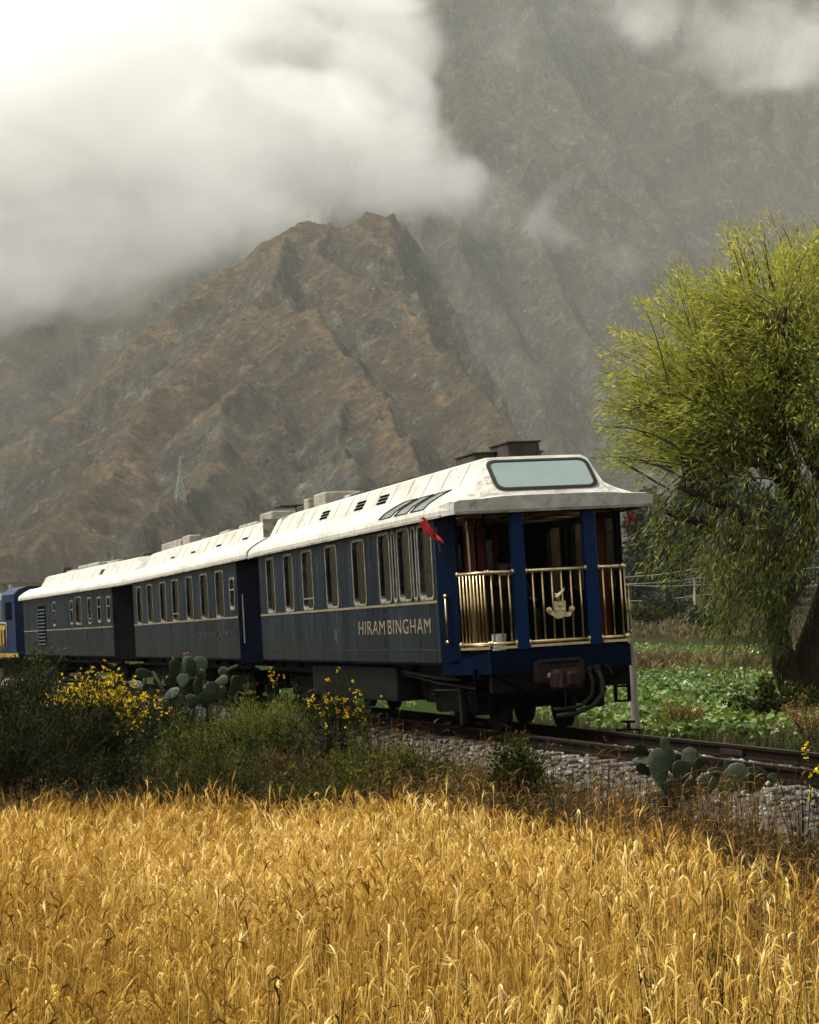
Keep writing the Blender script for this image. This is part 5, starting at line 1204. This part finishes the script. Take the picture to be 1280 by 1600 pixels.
    P, D, T = np.concatenate(P), np.concatenate(D), np.concatenate(T); n = len(P)
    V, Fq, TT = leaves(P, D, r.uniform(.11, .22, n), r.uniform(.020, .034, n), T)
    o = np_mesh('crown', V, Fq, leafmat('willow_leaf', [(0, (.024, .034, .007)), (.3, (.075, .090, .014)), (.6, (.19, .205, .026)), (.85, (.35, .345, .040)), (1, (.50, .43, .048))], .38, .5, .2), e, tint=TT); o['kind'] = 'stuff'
    print('willow leaves', n)
willow()

# ------------------------------------------------------------------ far wood, pole, wires, post, bracket, pylon
M['euca'] = leafmat('eucalyptus_leaf', [(0, (.010, .016, .009)), (.5, (.023, .033, .019)), (1, (.055, .068, .040))], .25)
def far_tree(px, Y, h, wd, gi):
    x = (px-640)/F_PX*Y; z = gz(x, Y); e = empty('eucalyptus_tree', (x, Y, z), (0, 0, rng.uniform(0, 6)), 'grey-green eucalyptus in the hazy wood behind the field', 'tree', 'trees of the far wood')
    MB().tube([(0, 0, -.3), (.1, 0, h*.3), (.15, .1, h*.6), (.1, .05, h*.95)], [.16, .13, .09, .03], 6).obj('trunk', M['stem'], e)
    nb = 26; cen = []
    for k in range(nb):
        t = rng.uniform(.03, 1.0); a = rng.uniform(0, 6.28); rr = wd*(1-.75*t**1.5)*rng.uniform(.3, 1); cen.append((rr*math.cos(a), rr*math.sin(a), h*t, wd*.36*(1.15-.6*t)))
    P = []; D = []; T = []
    for (cx, cyy, cz, rr) in cen:
        n = 46; u = unit(n); P.append(np.array([cx, cyy, cz])+u*rr*rng.random((n, 1))**.5*np.array([1, 1, 1.25])); D.append(u+np.array([0, 0, -.6])+rng.normal(0, .4, (n, 3))); T.append(np.clip(rng.normal(.35+.4*(rng.random()-.5), .18, n), 0, 1))
    P, D, T = map(np.concatenate, (P, D, T)); n = len(P); V, Fq, TT = leaves(P, D, rng.uniform(.35, .75, n), rng.uniform(.14, .30, n), T)
    o = np_mesh('crown', V, Fq, M['euca'], e, tint=TT); o['kind'] = 'stuff'
for i in range(26):
    px = 990+i*12.5+rng.uniform(-6, 6); Y = rng.uniform(150, 270); far_tree(px, Y, (7.5+rng.uniform(0, 4.5)+(4 if px > 1080 else 0))*Y/215, rng.uniform(1.7, 2.9)*Y/215, i)
for (px, Y, h, wd, lab) in ((1010, 128, 1.5, 1.6, 'low olive-brown scrub bush on the rubble slope left of the pole'), (1042, 140, 2.2, 1.9, 'rounded olive scrub bush at the foot of the wood'), (1105, 122, 1.7, 1.8, 'low olive bush right of the utility pole')):
    bush('shrub', lab, 'bush', px, Y, -.1, wd, wd*.8, h, 20, 1500, .30, .16, M['leaf_feather'] if 'brown' in lab else M['euca'], (.35, .2), .3)
M['pole'] = two('weathered_pole_wood', (.24, .22, .185), (.15, .135, .11), 6, .9, .4, stretch=(4, 4, .3), spec=.1)
pb = at(1086, 982, 150); pz = gz(pb.x, 150)
pe = empty('utility_pole', (pb.x, 150, pz), (0, 0, 0), 'pale thin utility pole standing before the far wood', 'pole')
ph = at(1084, 903, 150).z-pz
MB().tube([(0, 0, -.5), (0, 0, ph)], [.10, .075], 8).obj('shaft', M['pale_pole'] if 'pale_pole' in M else two('pale_concrete_pole', (.36, .34, .29), (.28, .26, .22), 4, .85), pe)
MB().box(-.5, .5, -.05, .05, ph-.35, ph-.25).obj('cross_arm', M['pole'], pe)
for k, (a, b, sag) in enumerate((((985, 901), (1102, 885), 3), ((985, 914), (1084, 914), 2), ((986, 912), (1090, 903), 2), ((986, 939), (1084, 931), 2))):
    dx = b[0]-a[0]; dyy = b[1]-a[1]
    pts = [at(a[0]+dx*t, a[1]+dyy*t+sag*4*(t*(1-t) if 0 < t < 1 else 0), 149.5+k*.2) for t in np.linspace(-1.6, 3.2, 25)]
    c0 = pts[12]; o = MB().tube([p-c0 for p in pts], .022, 4).obj('power_line', M['boxpale']); o.location = c0
    tag(o, ('topmost thin power line crossing behind the willow', 'second highest power line meeting the pole top', 'power line running just under the pole top', 'lowest power line strung across the far wood')[k], 'wire')
pf = at(996, 1142, 36.0); ptop = at(981, 960, 36.0); z0 = gz(pf.x, 36.0)
po_ = MB().tube([(0, 0, -.3), ((ptop.x-pf.x)*.5, .02, (ptop.z-z0)*.5), (ptop.x-pf.x, .05, ptop.z-z0)], [.080, .074, .068], 8).obj('fence_post', M['pole']); po_.location = (pf.x, 36.0, z0)
tag(po_, 'grey weathered wooden post leaning beside the rear of the train', 'post')
bx_ = at(982, 1142, 32.6); bz = gz(bx_.x, 32.6)
be = empty('track_bracket', (bx_.x, 32.6, bz), (0, 0, R(8)), 'small rusty iron bracket standing beside the far rail', 'bracket')
tb = at(982, 1142, 32.6).z-bz
MB().box(-.20, .20, -.02, .02, tb+.00, tb+.035).obj('lower_bar', M['rust'], be); MB().box(-.11, .11, -.021, .019, tb+.125, tb+.165).obj('upper_bar', M['rust'], be)
MB().box(-.022, .022, -.018, .018, tb+.036, tb+.124).obj('upright', M['rust'], be)
for sx_ in (-.19, .17): MB().box(sx_, sx_+.03, -.016, .016, -.2, tb-.001).obj('leg', M['rust'], be)
def hf_hit(px, py):
    xs, ys, Z = HF; d = at(px, py, 1000.0)-Vector((0, 0, EYE))
    for Y in np.arange(900, 1950, 1.0):
        p = d*(Y/1000.0); i = int((p.x-xs[0])/(xs[1]-xs[0])); j = int((Y-ys[0])/(ys[1]-ys[0]))
        if 0 <= i < len(xs) and 0 <= j < len(ys) and Z[j, i] > p.z+EYE: return Vector((p.x, Y, Z[j, i]))
    return at(px, py, 1200)
pp = hf_hit(281, 788); H_ = 74*pp.y/F_PX
py_ = empty('power_pylon', pp, (0, 0, R(20)), 'grey lattice power pylon on the lower mountain slope', 'pylon'); M['galv'] = two('galvanised_steel', (.20, .225, .22), (.16, .18, .175), 3, .5)
m = MB(); b0, b1 = H_*.115, H_*.028; rr = H_*.0055
def corner(t, k): w_ = b0+(b1-b0)*min(1, t/.62) if t < .62 else b1*(1-.5*(t-.62)/.38); return Vector((w_*(1 if k in (0, 1) else -1), w_*(1 if k in (1, 2) else -1), H_*t))
for k in range(4): MB().tube([corner(0, k), corner(.62, k), corner(1, k)], rr, 4).obj('leg', M['galv'], py_)
tsx = [0, .14, .27, .39, .5, .6, .7, .8, .9, 1.0]
for a, b in zip(tsx[:-1], tsx[1:]):
    for k in range(4): m.tube([corner(a, k), corner(b, (k+1) % 4)], rr*.55, 3).tube([corner(a, (k+1) % 4), corner(b, k)], rr*.55, 3).tube([corner(b, k), corner(b, (k+1) % 4)], rr*.5, 3)
m.obj('bracing', M['galv'], py_)['kind'] = 'stuff'
for t in (.56, .69, .82):
    a = MB(); w_ = H_*.085
    for sg in (-1, 1): a.tube([(0, 0, H_*t+H_*.03), (sg*w_, 0, H_*t)], rr*.7, 3).tube([(0, 0, H_*t-H_*.01), (sg*w_, 0, H_*t)], rr*.7, 3)
    a.obj('cross_arm', M['galv'], py_)

# ------------------------------------------------------------------ flags and people on the balcony
def flag(label, lx, ly, lz, sg):
    p = TM @ Vector((lx, ly, lz)); e = empty('signal_flag', p, TRACK_ROT, label, 'flag')
    MB().tube([(0, 0, 0), (-sg*.02, -.10, -.34)] if sg < 0 else [(0, 0, 0), (.02, -.06, -.34)], .008, 6).obj('stick', M['wood'], e)
    n, q = 17, 11; v = []
    for j in range(q):
        for i in range(n):
            a, b = i/(n-1), j/(q-1)
            if sg < 0: v.append((.02-.24*(1-b)+.05*a+.035*math.sin(9*a+4*b), -.03-.07*math.sin(8*a+3*b)-.05*b, .10-.30*b*.9-.10*a+.03*math.sin(11*a+5*b)+.03*math.cos(7*b)))
            else: v.append((.06+.05*a*math.sin(5*b+1)+.08*a*(1-b), .02*math.sin(8*a)-.03*a, -.02-.30*b+.04*a*math.sin(4*b)))
    m = MB().add(v, [(j*n+i, j*n+i+1, (j+1)*n+i+1, (j+1)*n+i) for j in range(q-1) for i in range(n-1)]); m.obj('cloth', M['red'], e, True)
flag('red cloth flag fluttering at the left corner of the rear carriage', -1.42, .86, 2.92, -1)
flag('dark red flag hanging at the right corner of the rear carriage', 1.42, .9, 3.0, 1)
def person(label, lx, ly, facing, arm_fwd, shirt, hair):
    """seated figure: one skinned body, head with face, fingers; jacket and hair as children"""
    p = TM @ Vector((lx, ly, FZ+.02)); e = empty('person', p, (0, CANT, TH+facing), label, 'person')
    V = []; E_ = []; Rr = []
    def add(co, r_, par=None):
        V.append(co); Rr.append(r_); i = len(V)-1
        if par is not None: E_.append((par, i))
        return i
    pel = add((0, 0, .52), .15); sp = add((0, .02, .70), .14, pel); ch = add((0, .02, .90), .16, sp); nk = add((0, .0, 1.05), .058, ch); n2 = add((0, -.01, 1.11), .055, nk)
    jaw = add((0, -.035, 1.17), .072, n2); hd = add((0, -.015, 1.25), .098, jaw); add((0, -.005, 1.31), .080, hd)
    for sg in (-1, 1):
        sh = add((sg*.18, .02, .97), .068, ch); el = add((sg*.24, -.06 if arm_fwd else .0, .72), .05, sh); wr = add((sg*.12, -.30, .70), .030, el); pm = add((sg*.09, -.37, .69), .032, wr)
        for k in range(4):
            f1 = add((sg*(.115-.022*k), -.43-.008*(k in (1, 2)), .688), .0095, pm); f2 = add((sg*(.112-.022*k), -.455, .665), .008, f1); add((sg*(.108-.02*k), -.448, .645), .007, f2)
        t1 = add((sg*.045, -.37, .70), .011, pm); add((sg*.035, -.41, .69), .009, t1)
        hp = add((sg*.09, -.02, .50), .10, pel); kn = add((sg*.13, -.42, .50), .068, hp); an = add((sg*.13, -.40, .08), .045, kn); add((sg*.14, -.56, .04), .04, an)
    me = bpy.data.meshes.new('body'); me.from_pydata(V, E_, []); o = bpy.data.objects.new('body', me); COL.objects.link(o); o.parent = e
    md = o.modifiers.new('skin', 'SKIN'); md.use_smooth_shade = True
    for i, sv in enumerate(me.skin_vertices[0].data): sv.radius = (Rr[i], Rr[i]*(.8 if i in (1, 2) else 1)); sv.use_root = i == 0
    sb = o.modifiers.new('sub', 'SUBSURF'); sb.levels = 1; sb.render_levels = 1
    t = NT('suit_and_skin'); sx = t.n('ShaderNodeSeparateXYZ'); t.l(t.tc(), sx.inputs[0])
    up = t.ramp(t.math('SUBTRACT', sx.outputs[2], .55), [(.50, 0), (.52, 1)]); hand = t.ramp(t.math('MULTIPLY', sx.outputs[1], -1.0), [(.31, 0), (.33, 1)]); hh = t.math('MULTIPLY', hand, t.ramp(sx.outputs[2], [(.61, 0), (.63, 1)]))
    t.set(t.mix(t.math('MAXIMUM', up, hh), (.006, .006, .008), (.30, .165, .105)), .7); me.materials.append(t.m)
    hm = MB(); bmv = []
    for j in range(7):
        for i in range(14):
            th_ = math.pi*.52*j/6; a = 2*math.pi*i/14; dr = 0 if math.sin(a) > -.5 else (.035 if j > 3 else 0)
            bmv.append((.103*math.sin(th_)*math.cos(a), .108*math.sin(th_)*math.sin(a)+.012+dr, 1.275+.115*math.cos(th_)-.04*(math.sin(a) > 0)*math.sin(th_)))
    hm.add(bmv, [(j*14+i, j*14+(i+1) % 14, (j+1)*14+(i+1) % 14, (j+1)*14+i) for j in range(6) for i in range(14)]); hm.obj('hair', hair, e, True)
    fc = MB(); fc.prism([(-.012, -.112, 1.20), (.012, -.112, 1.20), (.004, -.108, 1.25), (-.004, -.108, 1.25)], (0, -.02, -.004)); fc.obj('nose', t.m, e)
    for sg in (-1, 1):
        MB().lathe([(.004, -.006), (.011, 0), (.004, .006)], (sg*.035, -.104, 1.252), (0, 1, 0), 8).obj('eye', M['black'], e); MB().lathe([(.008, -.01), (.022, 0), (.012, .012)], (sg*.100, .0, 1.235), (1, 0, 0), 8).obj('ear', t.m, e)
    MB().box(-.022, .022, -.106, -.098, 1.165, 1.172).obj('mouth', M['rust'], e)
    MB().lathe([(.066, -.02), (.070, .0), (.062, .022)], (0, .0, 1.065), (0, -.15, 1), 14).obj('collar', M['white'], e)
    if shirt: MB().add([(-.055, -.150, 1.02), (.055, -.150, 1.02), (.012, -.165, .80), (-.012, -.165, .80)], [(0, 1, 2, 3)]).obj('shirt_front', M['white'], e)
    c = empty('lounge_chair', p, (0, CANT, TH+facing), ('dark lounge chair under the figure with its back turned' if not shirt else 'dark lounge chair under the figure in white shirt front'), 'chair')
    MB().bev(-.27, .27, -.28, .24, .26, .40, .04).obj('seat', M['wood_dark'], c); MB().bev(-.27, .27, .24, .34, .26, .88, .04).obj('backrest', M['wood_dark'], c)
    for ax in (-.24, .20):
        for ay in (-.25, .26): MB().box(ax, ax+.04, ay, ay+.04, -.015, .26).obj('leg', M['wood_dark'], c)
person('dark-suited person with white collar seated with back to the rail', -.12, 2.3, R(170), True, False, M['black'])
person('person in dark jacket and white shirt front seated facing the rear', .42, 3.0, R(10), True, True, M['black'])
bk = MB().lathe([(.085, 0), (.10, .01), (.11, .22), (.115, .23), (.09, .232)], (0, 0, 0), (0, 0, 1), 16).obj('ice_bucket', M['white']); bk.location = TM @ Vector((-.74, .42, FZ+.002)); bk.rotation_euler = TRACK_ROT
tag(bk, 'white bucket standing on the balcony floor behind the left railing', 'bucket')

# ------------------------------------------------------------------ cloud and haze
def cloud(name, label, balls, lo, hi, res, noise_scale, namp, dens, thr, color, tmax=1.3):
    me = bpy.data.meshes.new(name); o = bpy.data.objects.new(name, me); COL.objects.link(o)
    ng = bpy.data.node_groups.new(name + '_grid', 'GeometryNodeTree')
    ng.interface.new_socket('Geometry', in_out='INPUT', socket_type='NodeSocketGeometry')
    ng.interface.new_socket('Geometry', in_out='OUTPUT', socket_type='NodeSocketGeometry')
    N = ng.nodes.new; L = ng.links.new
    out = N('NodeGroupOutput'); pos = N('GeometryNodeInputPosition')
    def mth(op, a, b=0.0):
        x = N('ShaderNodeMath'); x.operation = op
        for i, v in enumerate((a, b)):
            if hasattr(v, 'is_linked'): L(v, x.inputs[i])
            else: x.inputs[i].default_value = v
        return x.outputs[0]
    tot = None
    for (px, py, Y, rx, ry, wt) in balls:
        c = at(px, py, Y); k = Y / F_PX
        sb = N('ShaderNodeVectorMath'); sb.operation = 'SUBTRACT'; L(pos.outputs[0], sb.inputs[0]); sb.inputs[1].default_value = c
        dv = N('ShaderNodeVectorMath'); dv.operation = 'DIVIDE'; L(sb.outputs[0], dv.inputs[0]); dv.inputs[1].default_value = (rx*k, ry[1], ry[0]*k)
        ln = N('ShaderNodeVectorMath'); ln.operation = 'LENGTH'; L(dv.outputs[0], ln.inputs[0])
        mr = N('ShaderNodeMapRange'); mr.interpolation_type = 'SMOOTHSTEP'; L(ln.outputs['Value'], mr.inputs[0])
        mr.inputs[1].default_value = 0.15; mr.inputs[2].default_value = 1.0; mr.inputs[3].default_value = wt; mr.inputs[4].default_value = 0
        tot = mr.outputs[0] if tot is None else mth('ADD', tot, mr.outputs[0])
    tot = mth('MINIMUM', tot, tmax)
    def nz(sc, det, dist, st):
        v = N('ShaderNodeVectorMath'); v.operation = 'MULTIPLY'; L(pos.outputs[0], v.inputs[0]); v.inputs[1].default_value = st
        n = N('ShaderNodeTexNoise'); n.inputs['Scale'].default_value = sc; n.inputs['Detail'].default_value = det; n.inputs['Roughness'].default_value = .64
        n.inputs['Distortion'].default_value = dist; L(v.outputs[0], n.inputs['Vector']); return n.outputs[0]
    nn = mth('SUBTRACT', nz(noise_scale, 6.0, .6, (1, .7, 1.25)), .5)
    f = mth('ADD', tot, mth('MULTIPLY', nn, namp))
    mr = N('ShaderNodeMapRange'); mr.interpolation_type = 'SMOOTHSTEP'; L(f, mr.inputs[0])
    mr.inputs[1].default_value = thr[0]; mr.inputs[2].default_value = thr[1]; mr.inputs[3].default_value = 0; mr.inputs[4].default_value = dens
    d = mth('MULTIPLY', mr.outputs[0], mth('GREATER_THAN', tot, 0.002))
    vc = N('GeometryNodeVolumeCube'); L(d, vc.inputs['Density'])
    vc.inputs['Min'].default_value = lo; vc.inputs['Max'].default_value = hi
    for nm, r in zip(('Resolution X', 'Resolution Y', 'Resolution Z'), res): vc.inputs[nm].default_value = r
    mt = bpy.data.materials.new(name + '_vapour'); mt.use_nodes = True; t = mt.node_tree; t.nodes.clear()
    pv = t.nodes.new('ShaderNodeVolumePrincipled'); pv.inputs['Color'].default_value = (*color, 1); pv.inputs['Density'].default_value = 1.0
    pv.inputs['Anisotropy'].default_value = .0
    mo = t.nodes.new('ShaderNodeOutputMaterial'); t.links.new(pv.outputs[0], mo.inputs['Volume'])
    sm = N('GeometryNodeSetMaterial'); sm.inputs['Material'].default_value = mt
    L(vc.outputs[0], sm.inputs['Geometry']); L(sm.outputs[0], out.inputs[0])
    md = o.modifiers.new('grid', 'NODES'); md.node_group = ng
    me.materials.append(mt)
    tag(o, label, name, kind='stuff'); return o
# balls: pixel centre, distance, half-width in pixels, (half-height in pixels, half-depth in metres), weight
cloud('cloud', 'white cloud bank rolling over the summit from the left',
      [(-200, 120, 1900, 560, (430, 210), 1.3), (120, 130, 1900, 420, (330, 190), 1.2), (360, 190, 1890, 300, (230, 170), 1.2), (250, 330, 1870, 330, (170, 160), 1.0),
       (520, 250, 1880, 240, (170, 150), 1.1), (620, 255, 1880, 170, (140, 130), .85), (700, 290, 1880, 130, (75, 110), .62), (560, 90, 1930, 190, (190, 150), .80), (300, -60, 1930, 460, (200, 200), 1.3), (40, -80, 1950, 420, (240, 220), 1.3),
       (30, 420, 1850, 340, (160, 150), .85), (-200, 430, 1830, 360, (170, 160), .9), (200, 430, 1840, 230, (110, 120), .62), (380, 345, 1800, 200, (85, 95), .60), (520, 335, 1790, 130, (45, 70), .42),
       (640, 20, 1930, 120, (130, 130), .55), (655, 140, 1900, 75, (130, 120), .45), (420, 100, 1840, 150, (60, 90), -.45)],
      (-980, 1640, 230), (240, 2120, 760), (260, 90, 140), .0085, 3.4, .0080, (.42, 1.05), (.998, .998, .995), 1.9)
cloud('cloud', 'small pale cloud drifting over the slope at the upper right',
      [(1060, 40, 2350, 260, (120, 150), .72), (1200, 80, 2350, 240, (120, 150), .75), (960, 20, 2350, 190, (80, 130), .55), (1330, 60, 2350, 220, (130, 150), .8),
       (900, 408, 2150, 150, (75, 100), .52), (1010, 400, 2150, 110, (55, 90), .42), (780, 40, 2400, 190, (90, 130), .42), (800, 330, 2100, 150, (90, 110), .36)],
      (40, 1950, 250), (800, 2620, 960), (150, 90, 130), .0105, 4.4, .0034, (.42, 1.5), (.998, .998, .995), 1.6)
cloud('mist', 'thin grey mist hanging before the far mountain face',
      [(560, 330, 2120, 1100, (760, 300), 1.0), (1150, 330, 2150, 900, (760, 300), 1.0), (-200, 500, 1950, 900, (560, 240), .9)],
      (-1250, 1720, 20), (1050, 2460, 980), (110, 36, 48), .004, .7, .00030, (.0, 1.1), (.96, .98, .91))
def haze():
    o = MB().box(-5200, 5200, -1600, 6200, -6, 1400).obj('haze', bpy.data.materials.new('valley_haze'))
    mt = o.data.materials[0]; mt.use_nodes = True; t = mt.node_tree; t.nodes.clear()
    pv = t.nodes.new('ShaderNodeVolumePrincipled'); pv.inputs['Color'].default_value = (.97, .985, .91, 1); pv.inputs['Density'].default_value = HAZE
    mo = t.nodes.new('ShaderNodeOutputMaterial'); t.links.new(pv.outputs[0], mo.inputs['Volume'])
    tag(o, kind='stuff'); tag(o, 'pale damp haze filling the valley air', 'haze')
HAZE = 0.00006
haze()
